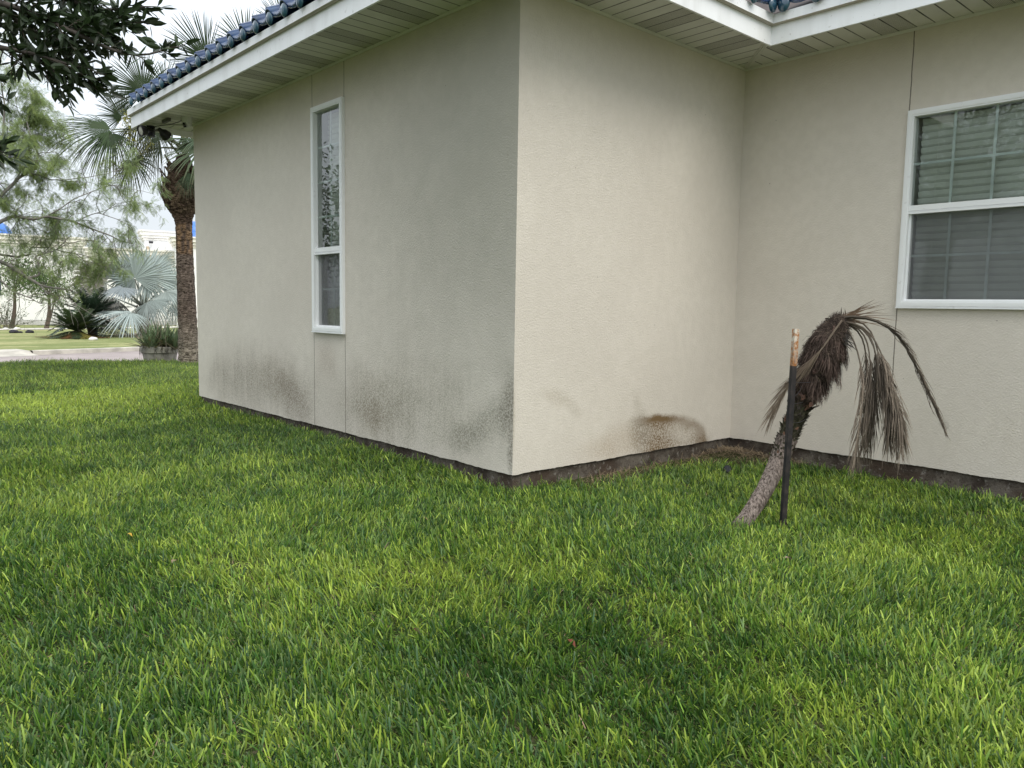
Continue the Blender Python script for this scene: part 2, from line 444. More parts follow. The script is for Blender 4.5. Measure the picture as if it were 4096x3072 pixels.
for (x0, y0), (x1, y1) in zip(pts, pts[1:]):
    n = max(2, int(math.hypot(x1-x0, y1-y0)/0.05)); V = []
    nrm = nz(np.array([y1-y0, -(x1-x0)]))
    for i in range(n+1):
        f = i/n; x, y = x0+(x1-x0)*f, y0+(y1-y0)*f
        for z in (0.03, -0.05, -0.12, -0.3):
            k = (vnoise(x+y*0.7, z*3, 7, 3)-0.5)*0.012 if 0 < i < n else 0
            V.append((x+nrm[0]*k, y+nrm[1]*k, z))
    mb.add(V, [(i*4+j, i*4+j+1, i*4+j+5, i*4+j+4) for i in range(n) for j in range(3)])
mb.build('foundation', M_found, house, smooth=True)

# soffit: panels of 0.124 m with grooves, every third pair perforated
PW = 0.1238
soff = MB()
vent_jobs = []
def soffit_run(P, i0, i1, s0, s1, ph, vent_idx):
    """P(s, o): point at s along the wall, o out from it; i0,i1: clip functions giving (inner, outer) offset at s"""
    k0, k1 = math.floor((s0-ph)/PW), math.ceil((s1-ph)/PW)
    for k in range(k0, k1):
        a, b = max(s0, ph+k*PW), min(s1, ph+(k+1)*PW)
        if b-a < 0.004: continue
        g = 0.010
        segs = [(a, b-g, 0, False)] if b-a > 2*g else []
        segs += [(max(a, b-g), b, 0.010, True)]
        for (p, q, dz, is_g) in segs:
            ia, oa = i0(p), i1(p); ib, ob = i0(q), i1(q)
            if oa-ia < 1e-4 and ob-ib < 1e-4: continue
            V = [P(p, ia, dz), P(q, ib, dz), P(q, ob, dz), P(p, oa, dz)]
            if is_g: soff.add(V, [(0, 1, 2, 3)], C=(0.16, 0.16, 0.155))
            elif k % 6 in vent_idx and q-p > 0.08: vent_jobs.append((k//6, P, V, len(vent_jobs)))
            else: soff.add(V, [(0, 1, 2, 3)])
Z3 = lambda x, y, dz: (x, y, H+dz)
# left wing south eave, running in x
soffit_run(lambda s, o, dz: Z3(s, -o, dz), lambda s: max(0.0, s, (-W-s)*EV/WEST if s < -W else 0.0), lambda s: EV, -W-WEST, EV, -0.4805-PW*1.0, (3, 2))
# centre, running in y
soffit_run(lambda s, o, dz: Z3(o, s, dz), lambda s: max(0.0, -s) , lambda s: EV if s < D-EV else max(0.0, D-s), -EV, D, 1.118, (0, 1))
# right, running in x
soffit_run(lambda s, o, dz: Z3(s, D-o, dz), lambda s: 0.0, lambda s: EV if s > EV else max(0.0, s), 0.0, EAST, 1.154, (0, 1))
# west return
soffit_run(lambda s, o, dz: Z3(-W-o, s, dz), lambda s: max(0.0, -s*WEST/EV), lambda s: WEST, -EV, 9, 0.1, (9,))
mb = soff
soff.add([(-W-WEST+.02, -EV+.02, H+.02), (EV-.02, -EV+.02, H+.02), (EV-.02, D-EV+.02, H+.02), (EAST, D-EV+.02, H+.02), (EAST, D+.1, H+.02), (-.1, D+.1, H+.02), (-.1, .1, H+.02), (-W+.1, .1, H+.02), (-W+.1, 9, H+.02), (-W-WEST+.02, 9, H+.02)], [(0, 1, 6, 7), (1, 2, 5, 6), (2, 3, 4, 5), (0, 7, 8, 9)], C=(0.16, 0.16, 0.155))
so_ = mb.build('soffit', M_soffit, house, colors=True)
groups = {}
for gid, P, V, _ in vent_jobs:
    groups.setdefault((round(P(0, 0, 0)[0], 2), round(P(1, 0, 0)[1], 2), gid), []).append(V)
for kk, Vs in groups.items():
    mb = MB()
    for V in Vs: mb.add(V, [(0, 1, 2, 3)])
    mb.build('soffit_vent', M_vent, so_)
mb = MB()                                      # trim along the wall head and on the mitres
pth = [(-W, 9), (-W, 0), (0, 0), (0, D), (EAST, D)]
sweep(mb, pth, [(0.0015, H-0.022), (0.010, H-0.022), (0.010, H-0.001), (0.0015, H-0.001)])
for a, b in [((0.012, D-0.012), (EV-0.004, D-EV+0.004)), ((0.012, -0.012), (EV, -EV)), ((-W-0.012, -0.012), (-W-WEST, -EV))]:
    a = np.array([*a, H-0.006]); b = np.array([*b, H-0.006]); d = nz(b-a); n = np.array([-d[1], d[0], 0])
    mb.obox((a+b)/2, (b-a)/2, n*0.007, (0, 0, 0.005))
    for s in (-1, 1): mb.obox((a+b)/2+n*s*0.017+np.array([0, 0, 0.002]), (b-a)/2, n*0.005, (0, 0, 0.004))
mb.build('soffit_trim', M_soffit, so_, colors=True)

eave = [(-W-WEST, 9), (-W-WEST, -EV), (EV, -EV), (EV, D-EV), (EAST, D-EV)]
mb = MB(); sweep(mb, eave, [(0, ZF), (0, ZF+0.136), (-0.018, ZF+0.136), (-0.018, ZF)])
fas = mb.build('fascia', M_fascia, house)
mb = MB(); sweep(mb, eave, [(0.030, ZF+0.142), (0.030, ZF+0.212), (-0.018, ZF+0.212), (-0.018, ZF+0.142)])
mb.build('upper_board', M_fascia, fas)
mb = MB(); sweep(mb, eave, [(0.022, ZF+0.134), (0.034, ZF+0.1425), (-0.01, ZF+0.1425), (-0.01, ZF+0.1365)])
mb.build('drip_edge', M_drip, fas)

# roof: mission tiles, glazed blue
def t_glaze():
    t = NT('glazed_blue_tile')
    c = t.mix(t.ramp(t.noise(9, 4), 0.35, 0.65), (0.012, 0.038, 0.12), (0.026, 0.074, 0.19))
    c = t.mix(1.0, c, t.attr(), 'MULTIPLY')
    c = t.mix(t.ramp(t.noise(30, 4), 0.55, 0.72, 0, 0.6), c, (0.05, 0.085, 0.10))
    t.bump(t.noise(22, 3), 0.12, 0.01)
    t.base(c, 0.16, 0.6); t.b.inputs['Coat Weight'].default_value = 0.6; t.b.inputs['Coat Roughness'].default_value = 0.08
    return t.m
M_tile = t_glaze()
roof_mb, deck = MB(), MB()
SL = math.tan(R(27))
ZR = ZF + 0.222
def half_pipe(mb, p0, p1, across, r, up, thk=0.012):
    """half cylinder from p0 to p1; up=+1 convex, -1 trough; tiles lap every 0.4 m"""
    p0 = np.asarray(p0, float); p1 = np.asarray(p1, float); L = np.linalg.norm(p1-p0); d = (p1-p0)/L
    ac = np.asarray(across, float); nn = nz(np.cross(ac, d)); nn = nn if nn[2] > 0 else -nn
    th = np.linspace(0, math.pi, 9); k = max(1, int(L/0.4))
    for i in range(k):
        a, b = p0+d*L*i/k, p0+d*(L*(i+1)/k + (0.03 if i < k-1 else 0))
        lift = 0.012
        V = []
        for q, rr, lf in ((a, r*1.06, lift), (b, r*0.92, 0.0)):
            V += [q + ac*math.cos(t)*rr + nn*(up*math.sin(t)*rr*(1.12 if up > 0 else 0.62)+lf) for t in th]
        V2 = [v - nn*thk for v in V]
        mb.add(V+V2, [(j, j+1, 10+j, 9+j) for j in range(8)] + [(18+j, 27+j, 28+j, 19+j) for j in range(8)] + [(j, 18+j, 19+j, j+1) for j in range(8)])
def end_cap(mb, p, across, out, r):
    """rounded closed nose of the cover tile at the eave"""
    p = np.asarray(p, float); ac = np.asarray(across, float); ou = np.asarray(out, float); up = np.array([0, 0, 1.0])
    V = []; n, m = 14, 5
    for i in range(m+1):
        f = i/m; rr = r*math.sqrt(max(0, 1-f**2.2)); b = 0.030*f
        for j in range(n):
            t = 2*math.pi*j/n
            V.append(p + ou*b + ac*math.cos(t)*rr + up*(math.sin(t)*rr*1.22-0.004))
    Q = [(i*n+j, i*n+(j+1) % n, (i+1)*n+(j+1) % n, (i+1)*n+j) for i in range(m) for j in range(n)]
    mb.add(V, Q, C=(1.3, 1.35, 0.75))
def slope(P0, along, inward, s0, s1, length, sp, first, r=0.049):
    """P0 eave line start; along: unit run; inward: unit horizontal up the slope; length(s): plan length at s"""
    P0 = np.asarray(P0, float); al = np.asarray(along, float); iw = np.asarray(inward, float); out = -iw
    k = 0; s = first
    while s < s1:
        for ss, up in ((s, 1), (s+sp/2, -1)):
            if not (s0 < ss < s1): continue
            L = length(ss)
            if L < 0.06: continue
            z0 = ZR + (0.034 if up > 0 else 0.097)
            a = P0 + al*ss + out*(0.060 if up > 0 else 0.086) + np.array([0, 0, z0]); b = P0 + al*ss + iw*L + np.array([0, 0, z0+SL*(L+0.062)])
            half_pipe(roof_mb, a, b, al, r if up > 0 else sp/2-0.022, up, 0.014 if up > 0 else 0.036)
            if up > 0: end_cap(roof_mb, a - out*0.004 + np.array([0, 0, 0.003]), al, out, r)
        s += sp
slope((-W-WEST, -EV, 0), (1, 0, 0), (0, 1, 0), 0, W+WEST+EV, lambda s: min(s, W+WEST+EV-s)+0.05, 0.2565, 0.246)
slope((EV, -EV, 0), (0, 1, 0), (-1, 0, 0), 0, D, lambda s: s+0.05, 0.2565, 0.20)
slope((EV, D-EV, 0), (1, 0, 0), (0, 1, 0), 0, EAST-EV, lambda s: min(4.0, s+0.05), 0.2565, 0.125)
slope((-W-WEST, -EV, 0), (0, 1, 0), (1, 0, 0), 0, 9.5, lambda s: min(3.0, s+0.05), 0.2565, 0.2)
hk = (W+WEST+EV)/2
apex = (-W-WEST+hk, -EV+hk, ZR+SL*hk)
for c in ((-W-WEST, -EV), (EV, -EV)):
    half_pipe(roof_mb, (c[0]+(0.06 if c[0] < 0 else -0.06), c[1]+0.06, ZR+0.075), (apex[0], apex[1], apex[2]+0.06), nz(np.array([1.0 if c[0] > 0 else -1.0, 1.0, 0])*np.array([1, 1, 0])), 0.085, 1)
# plain deck under the tiles
dk = lambda x, y, h: (x, y, ZR - 0.006 + SL*h)
Yr = 6.5
x0, x1, y0, y1 = -W-WEST, EV, -EV, D-EV
deck.add([dk(x0, y0, 0), dk(x1, y0, 0), dk(x0+hk, y0+hk, hk)], T=[(0, 1, 2)])
hv = 3.2
deck.add([dk(x1, y0, 0), dk(x1, y1, 0), dk(x1-hk, y1+hk, hk), dk(x0+hk, y0+hk, hk)], [(0, 1, 2, 3)])
deck.add([dk(x1, y1, 0), dk(EAST, y1, 0), dk(EAST, y1+4, 4), dk(x1-4, y1+4, 4)], [(0, 1, 2, 3)])
deck.add([dk(x0, y0, 0), dk(x0+hk, y0+hk, hk), dk(x0+hk, 9, hk), dk(x0, 9, 0)], [(0, 1, 2, 3)])
# valley flashing
a = np.array([x1-0.02, y1+0.02, ZR+0.012]); b = np.array([x1-2.0, y1+2.0, ZR+0.012+SL*2.0])
s2 = nz(np.array([1.0, 1.0, 0]))
deck.add([a-s2*0.10+[0, 0, 0.03], a, a+s2*0.10+[0, 0, 0.03], b+s2*0.12+[0, 0, 0.03], b, b-s2*0.12+[0, 0, 0.03]], [(0, 1, 4, 5), (1, 2, 3, 4)])
rf = deck.build('roof', mat_plain('roof_underlay', (0.07, 0.055, 0.05), 0.9), house)
roof_mb.build('roof_tiles', M_tile, rf, smooth=True, colors=True)

# ------------------------------------------------------------------ windows
def t_glass():
    t = NT('window_glass')
    tr = t.n.new('ShaderNodeBsdfTransparent'); tr.inputs['Color'].default_value = (0.88, 0.94, 0.92, 1)
    gl = t.n.new('ShaderNodeBsdfGlossy'); gl.inputs['Roughness'].default_value = 0.0; gl.inputs['Color'].default_value = (1, 1, 1, 1)
    bp = t.n.new('ShaderNodeBump'); bp.inputs['Strength'].default_value = 0.025; bp.inputs['Distance'].default_value = 0.02
    t.l.new(t.noise(5, 2), bp.inputs['Height']); t.l.new(bp.outputs[0], gl.inputs['Normal'])
    fr = t.n.new('ShaderNodeFresnel'); fr.inputs['IOR'].default_value = 1.5
    f = t.math('MULTIPLY', fr.outputs[0], 1.9, clamp=True)
    mx = t.n.new('ShaderNodeMixShader'); t.l.new(f, mx.inputs[0]); t.l.new(tr.outputs[0], mx.inputs[1]); t.l.new(gl.outputs[0], mx.inputs[2])
    t.l.new(mx.outputs[0], t.out.inputs['Surface']); return t.m
def t_screen():
    t = NT('insect_screen')
    tr = t.n.new('ShaderNodeBsdfTransparent')
    df = t.n.new('ShaderNodeBsdfDiffuse'); df.inputs['Color'].default_value = (0.17, 0.17, 0.18, 1)
    mx = t.n.new('ShaderNodeMixShader'); mx.inputs[0].default_value = 0.40
    t.l.new(tr.outputs[0], mx.inputs[1]); t.l.new(df.outputs[0], mx.inputs[2]); t.l.new(mx.outputs[0], t.out.inputs['Surface']); return t.m
M_glass, M_screen = t_glass(), t_screen()
M_blind = mat_plain('blind_slat', (0.76, 0.76, 0.70), 0.5, 0.3, 0.06)
M_grille = mat_plain('window_grille', (0.74, 0.78, 0.76), 0.5)
M_recess = mat_plain('window_recess', (0.5, 0.5, 0.46), 0.8)

def window(y, w, rail, cols, rows, lrows, pitch, blind_dy, tilt, label):
    x0, x1, z0, z1 = w
    P = MB(); fw = 0.047; pr = 0.028                # outer flange, mitred corners read as one frame
    inner = (x0+fw, x1-fw, z0+fw, z1-fw)
    def ring(mb, a, b, ya, yb):
        ax0, ax1, az0, az1 = a; bx0, bx1, bz0, bz1 = b
        o = [(ax0, az0), (ax1, az0), (ax1, az1), (ax0, az1)]; i = [(bx0, bz0), (bx1, bz0), (bx1, bz1), (bx0, bz1)]
        V = [(x, ya, z) for x, z in o] + [(x, ya, z) for x, z in i] + [(x, yb, z) for x, z in o] + [(x, yb, z) for x, z in i]
        Q = []
        for k in range(4):
            m = (k+1) % 4
            Q += [(k, m, 4+m, 4+k), (k, 8+k, 8+m, m), (4+k, 4+m, 12+m, 12+k)]
        mb.add(V, Q)
    ring(P, (x0, x1, z0, z1), inner, y-pr, y+0.06)
    ring(P, (x0+0.010, x1-0.010, z0+0.010, z1-0.010), (x0+fw-0.012, x1-fw+0.012, z0+fw-0.012, z1-fw+0.012), y-pr-0.005, y-pr+0.004)
    P.box((x0-0.002, y-pr-0.008, z0-0.008), (x1+0.002, y-0.002, z0-0.001))       # drip sill
    root = P.build('window', M_frame, house)
    # sash rail, upper sash edge, lower sash edge
    S = MB(); ix0, ix1, iz0, iz1 = inner
    S.box((ix0-0.001, y-0.014, rail-0.006), (ix1+0.001, y+0.05, rail+0.032))
    S.box((ix0-0.001, y-0.020, rail-0.030), (ix1+0.001, y+0.05, rail-0.014))
    S.box((ix0-0.001, y-0.006, rail-0.0145), (ix1+0.001, y+0.05, rail-0.0055))
    S.build('sash_rail', M_frame, root)
    S = MB(); t = 0.012
    for a, b, c, d in ((ix0, ix0+t, iz0, rail-0.03), (ix1-t, ix1, iz0, rail-0.03), (ix0+t, ix1-t, iz0, iz0+t)):
        S.box((a, y+0.004, c), (b, y+0.05, d))
    S.build('lower_sash', M_frame, root)
    G = MB(); G.add([(ix0, y+0.016, rail), (ix1, y+0.016, rail), (ix1, y+0.016, iz1), (ix0, y+0.016, iz1)], [(0, 1, 2, 3)])
    G.build('upper_pane', M_glass, root)
    G = MB(); G.add([(ix0, y+0.040, iz0), (ix1, y+0.040, iz0), (ix1, y+0.040, rail), (ix0, y+0.040, rail)], [(0, 1, 2, 3)])
    G.build('lower_pane', M_glass, root)
    G = MB(); G.add([(ix0+t, y+0.014, iz0+t), (ix1-t, y+0.014, iz0+t), (ix1-t, y+0.014, rail-0.02), (ix0+t, y+0.014, rail-0.02)], [(0, 1, 2, 3)])
    G.build('insect_screen', M_screen, root)
    G = MB(); gw = 0.0085
    for k in range(1, cols):
        gx = ix0 + (ix1-ix0)*k/cols
        G.box((gx-gw, y+0.022, rail+0.03), (gx+gw, y+0.028, iz1)); G.box((gx-gw, y+0.046, iz0), (gx+gw, y+0.052, rail-0.03))
    for k in range(1, rows):
        gz = rail + (iz1-rail)*k/rows
        G.box((ix0, y+0.0215, gz-gw), (ix1, y+0.0285, gz+gw))
    for k in range(1, lrows):
        gz = iz0 + (rail-iz0)*k/lrows
        G.box((ix0, y+0.0455, gz-gw), (ix1, y+0.0525, gz+gw))
    G.build('grille', M_grille, root)
    B = MB(); yb = y+blind_dy; zz = iz1-0.03
    sw = 0.029
    while zz > iz0-0.01:
        ca, sa = math.cos(tilt), math.sin(tilt)
        # gently crowned slat
        pts = [(-sw, -0.0015), (0, 0.003), (sw, -0.0015)]
        V = []
        for xx in (ix0+0.012, ix1-0.012):
            for p, q in pts: V.append((xx, yb + p*ca - q*sa, zz - p*sa - q*ca))
        V2 = [(a, b+0.0015, c+0.002) for a, b, c in V]
        B.add(V+V2, [(0, 1, 4, 3), (1, 2, 5, 4), (6, 9, 10, 7), (7, 10, 11, 8), (0, 3, 9, 6), (2, 8, 11, 5)])
        zz -= pitch
    for f in ((0.22, 0.78) if x1-x0 < 0.8 else (0.13, 0.5, 0.87)):
        cx = ix0+(ix1-ix0)*f
        B.tube([(cx, yb-0.024, iz1), (cx, yb-0.024, iz0)], 0.0014, 5)
    B.build('blind', M_blind, root)
    C = MB(); e = 0.45; xa, xb, za, zb = ix0-0.01, ix1+0.01, iz0-0.01, iz1+0.01
    V = [(xa, y+0.055, za), (xb, y+0.055, za), (xb, y+0.055, zb), (xa, y+0.055, zb), (xa, y+e, za), (xb, y+e, za), (xb, y+e, zb), (xa, y+e, zb)]
    C.add(V, [(4, 5, 6, 7), (0, 1, 5, 4), (1, 2, 6, 5), (2, 3, 7, 6), (3, 0, 4, 7)])
    C.build('window_recess', M_recess, root)
    if label: root['label'] = label
    return root
window(0.0, WL, 1.600, 2, 4, 2, 0.047, 0.125, R(62), 'slim tall window with a grille in its upper sash')
window(D, WR, 1.885, 4, 2, 2, 0.0525, 0.105, R(64), 'wide window with lowered slat blind behind a grille')

# ------------------------------------------------------------------ ground, road, verge
def inside_house(x, y, m=0.0):
    a = (x > -W+m) & (x < -m) & (y > m)
    b = (x >= -m) & (y > D+m)
    return a | b
def zg(x, y):
    """the lawn banks up a little against the left wall"""
    x = np.asarray(x, float); y = np.asarray(y, float)
    f = np.clip((0.5-x)/1.6, 0, 1); f = f*f*(3-2*f)
    g = np.clip(1+y/1.6, 0, 1); g = np.where(x < 0.0, g*g*(3-2*g), np.clip(1-np.abs(y)/1.2, 0, 1))
    return GZ + 0.052*f*g
def lawn_edge(y):
    """x of the far rim of the lawn as a function of y"""
    return np.interp(y, [-8, -0.8, 0.8, 1.6, 2.3, 4, 8], [-15.0, -13.95, -13.25, -12.75, -12.35, -12.1, -12.0])

def t_soil():
    t = NT('lawn_soil')
    c = t.mix(t.ramp(t.noise(3, 5), 0.35, 0.65), (0.035, 0.045, 0.016), (0.05, 0.065, 0.02))
    c = t.mix(t.ramp(t.noise(60, 4), 0.5, 0.7), c, (0.10, 0.085, 0.05))
    t.bump(t.noise(50, 5), 0.8, 0.02)
    return t.base(c, 0.95, 0.1)
def flat(name, pts, z, mat, label=None, kind='structure'):
    mb = MB(); n = len(pts); mb.add([(x, y, z) for x, y in pts], T=[(0, i, i+1) for i in range(1, n-1)])
    o = mb.build(name, mat); o['kind'] = kind
    return o
ys = np.linspace(-9, 9, 37)
mb = MB()
V = []
ys = np.linspace(-9, 9, 73); nx = 80
for y in ys:
    x0 = float(lawn_edge(y)); V.append((x0-0.10, y, GZ-0.16))
    for x in np.linspace(x0, 9, nx): V.append((x, y, float(zg(x, y))))
k = nx+1
mb.add(V, [(i*k+j, (i+1)*k+j, (i+1)*k+j+1, i*k+j+1) for i in range(len(ys)-1) for j in range(nx)])
mb.add([(-15, -30, GZ), (9, -30, GZ), (9, -9, GZ), (lawn_edge(-9), -9, GZ)], [(0, 1, 2, 3)])
mb.build('lawn', t_soil())['kind'] = 'structure'

def t_field():
    t = NT('dry_verge_grass')
    f = t.noise(0.5, 5, 0.6, mscale=(2.2, 0.7, 1))
    c = t.mix(t.ramp(f, 0.35, 0.65), (0.17, 0.20, 0.075), (0.33, 0.32, 0.155))
    c = t.mix(t.ramp(t.noise(4, 5), 0.4, 0.68, 0, 0.6), c, (0.13, 0.155, 0.055))
    c = t.mix(t.ramp(t.noise(0.22, 3), 0.60, 0.72, 0, 0.5), c, (0.25, 0.20, 0.13))
    t.bump(t.noise(30, 4), 0.6, 0.03)
    return t.base(c, 0.95, 0.1)
FZ = -0.25
def t_road():
    t = NT('pinkish_asphalt')
    c = t.mix(t.ramp(t.noise(0.8, 4, 0.6), 0.35, 0.65), (0.28, 0.235, 0.225), (0.34, 0.29, 0.275))
    c = t.mix(t.ramp(t.noise(60, 3, 0.7), 0.45, 0.7, 0, 0.5), c, (0.44, 0.39, 0.37))
    c = t.mix(t.ramp(t.noise(45, 3, 0.7), 0.6, 0.72, 0, 0.5), c, (0.17, 0.145, 0.14))
    t.bump(t.noise(80, 4), 0.4, 0.01)
    return t.base(c, 0.9, 0.2)
curb = lambda y: -20.05 - 0.267*(y-0.92)         # kerb line on the far side of the street
flat('ground', [(-400, -400), (60, -400), (60, 400), (-400, 400)], FZ-0.13, t_field())
flat('road', [(-11, -40), (-11, 40), (curb(40), 40), (curb(-40), -40)], FZ-0.09, t_road())
mb = MB()
ydrv = -1.1
cd = np.array([-0.267, 1.0, 0]); cd = cd/np.linalg.norm(cd)
for (ya, yb) in ((0.9, 3.9), (3.93, 7.0), (7.03, 10.0), (10.03, 40), (-40, -1.6)):
    a = np.array([curb(ya), ya, 0]); b = np.array([curb(yb), yb, 0]); n = np.array([-1.0, -0.267, 0]); n /= np.linalg.norm(n)
    V = []
    for p in (a, b):
        for o, z in ((0, FZ-0.1), (0.02, FZ+0.015), (0.05, FZ+0.03), (0.19, FZ+0.03), (0.19, FZ-0.12), (-0.32, FZ-0.085), (-0.32, FZ-0.1)):
            V.append(p + n*o + np.array([0, 0, z]))
    mb.add(V, [(0, 1, 8, 7), (1, 2, 9, 8), (2, 3, 10, 9), (3, 4, 11, 10), (5, 0, 7, 12)])
a = np.array([curb(-1.6), -1.6, 0]); b = np.array([curb(0.9), 0.9, 0]); n = np.array([-1.0, -0.267, 0]); n /= np.linalg.norm(n)
mb.add([p+n*o+np.array([0, 0, z]) for p in (a, b) for o, z in ((-0.32, FZ-0.085), (0.0, FZ-0.05), (0.185, FZ+0.022), (0.9, FZ+0.036), (-0.32, FZ-0.2))], [(0, 1, 6, 5), (1, 2, 7, 6), (2, 3, 8, 7)])
M_conc = mat_plain('kerb_concrete', (0.42, 0.39, 0.34), 0.9, 0.2, 0.22, 2.5, 0.4, 30)
mb.build('curb', M_conc)['kind'] = 'structure'
# verge on the far side, gently sloping up to the white wall, with a bare patch of soil
mb = MB(); V = []
gx = [0.19, 1.5, 4, 8, 12, 16, 20, 26, 40, 120]; gz = [FZ+0.005, FZ+0.015, FZ+0.02, FZ+0.02, FZ+0.02, FZ+0.02, FZ+0.01, FZ+0.01, FZ, FZ]
for y in (-60, -2.6, 0.5, 3, 12, 60):
    for dx, z in zip(gx, gz): V.append((curb(y)-dx, y-0.267*dx*0, z))
k = len(gx)
mb.add(V, [(i*k+j, i*k+j+1, (i+1)*k+j+1, (i+1)*k+j) for i in range(5) for j in range(k-1)])
mb.build('verge', t_field())['kind'] = 'structure'
M_white_conc = mat_plain('pale_concrete', (0.66, 0.62, 0.55), 0.9, 0.2, 0.12, 2)
def strip_at(name, d0, d1, z, mat, ya=-30, yb=30):
    return flat(name, [(curb(ya)-d0, ya), (curb(yb)-d0, yb), (curb(yb)-d1, yb), (curb(ya)-d1, ya)], z, mat)
strip_at('sidewalk', 16.2, 18.1, FZ+0.034, M_white_conc)
def t_bed():
    t = NT('bare_soil')
    c = t.mix(t.ramp(t.noise(6, 5), 0.4, 0.65), (0.17, 0.14, 0.095), (0.24, 0.20, 0.13)); t.bump(t.noise(20, 4), 0.6, 0.03)
    return t.base(c, 0.95, 0.1)
ctr = at(640, 1345, 33.5)
flat('soil_patch', [(ctr[0]+3.6*math.cos(a)*(1+0.15*math.sin(3*a)), ctr[1]+1.5*math.sin(a)*(1+0.2*math.cos(2*a)+0.1*math.sin(5*a))) for a in np.linspace(0, 2*math.pi, 40, endpoint=False)], FZ+0.026, t_bed())

# ------------------------------------------------------------------ the lawn's blades
def gpt(px, py):
    d = ray(px, py); t = (GZ+0.04-CAM[2])/d[2]; return (CAM+d*t)[:2]
SUN_SHADE_PATCHES = []  # sunlit and shaded spots of the lawn, painted into the blade colours
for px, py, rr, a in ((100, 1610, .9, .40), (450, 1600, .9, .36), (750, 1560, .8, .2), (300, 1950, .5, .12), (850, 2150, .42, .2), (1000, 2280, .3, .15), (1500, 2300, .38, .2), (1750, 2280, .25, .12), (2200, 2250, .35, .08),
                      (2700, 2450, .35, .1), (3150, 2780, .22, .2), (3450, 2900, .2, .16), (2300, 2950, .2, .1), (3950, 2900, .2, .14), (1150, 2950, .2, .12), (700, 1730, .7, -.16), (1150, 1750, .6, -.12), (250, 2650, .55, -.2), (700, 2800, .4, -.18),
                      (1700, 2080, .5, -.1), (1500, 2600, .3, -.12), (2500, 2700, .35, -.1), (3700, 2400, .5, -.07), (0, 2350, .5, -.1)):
    g = gpt(px, py); SUN_SHADE_PATCHES.append((g[0], g[1], rr*1.15, a*0.75 if a > 0 else a*0.5))
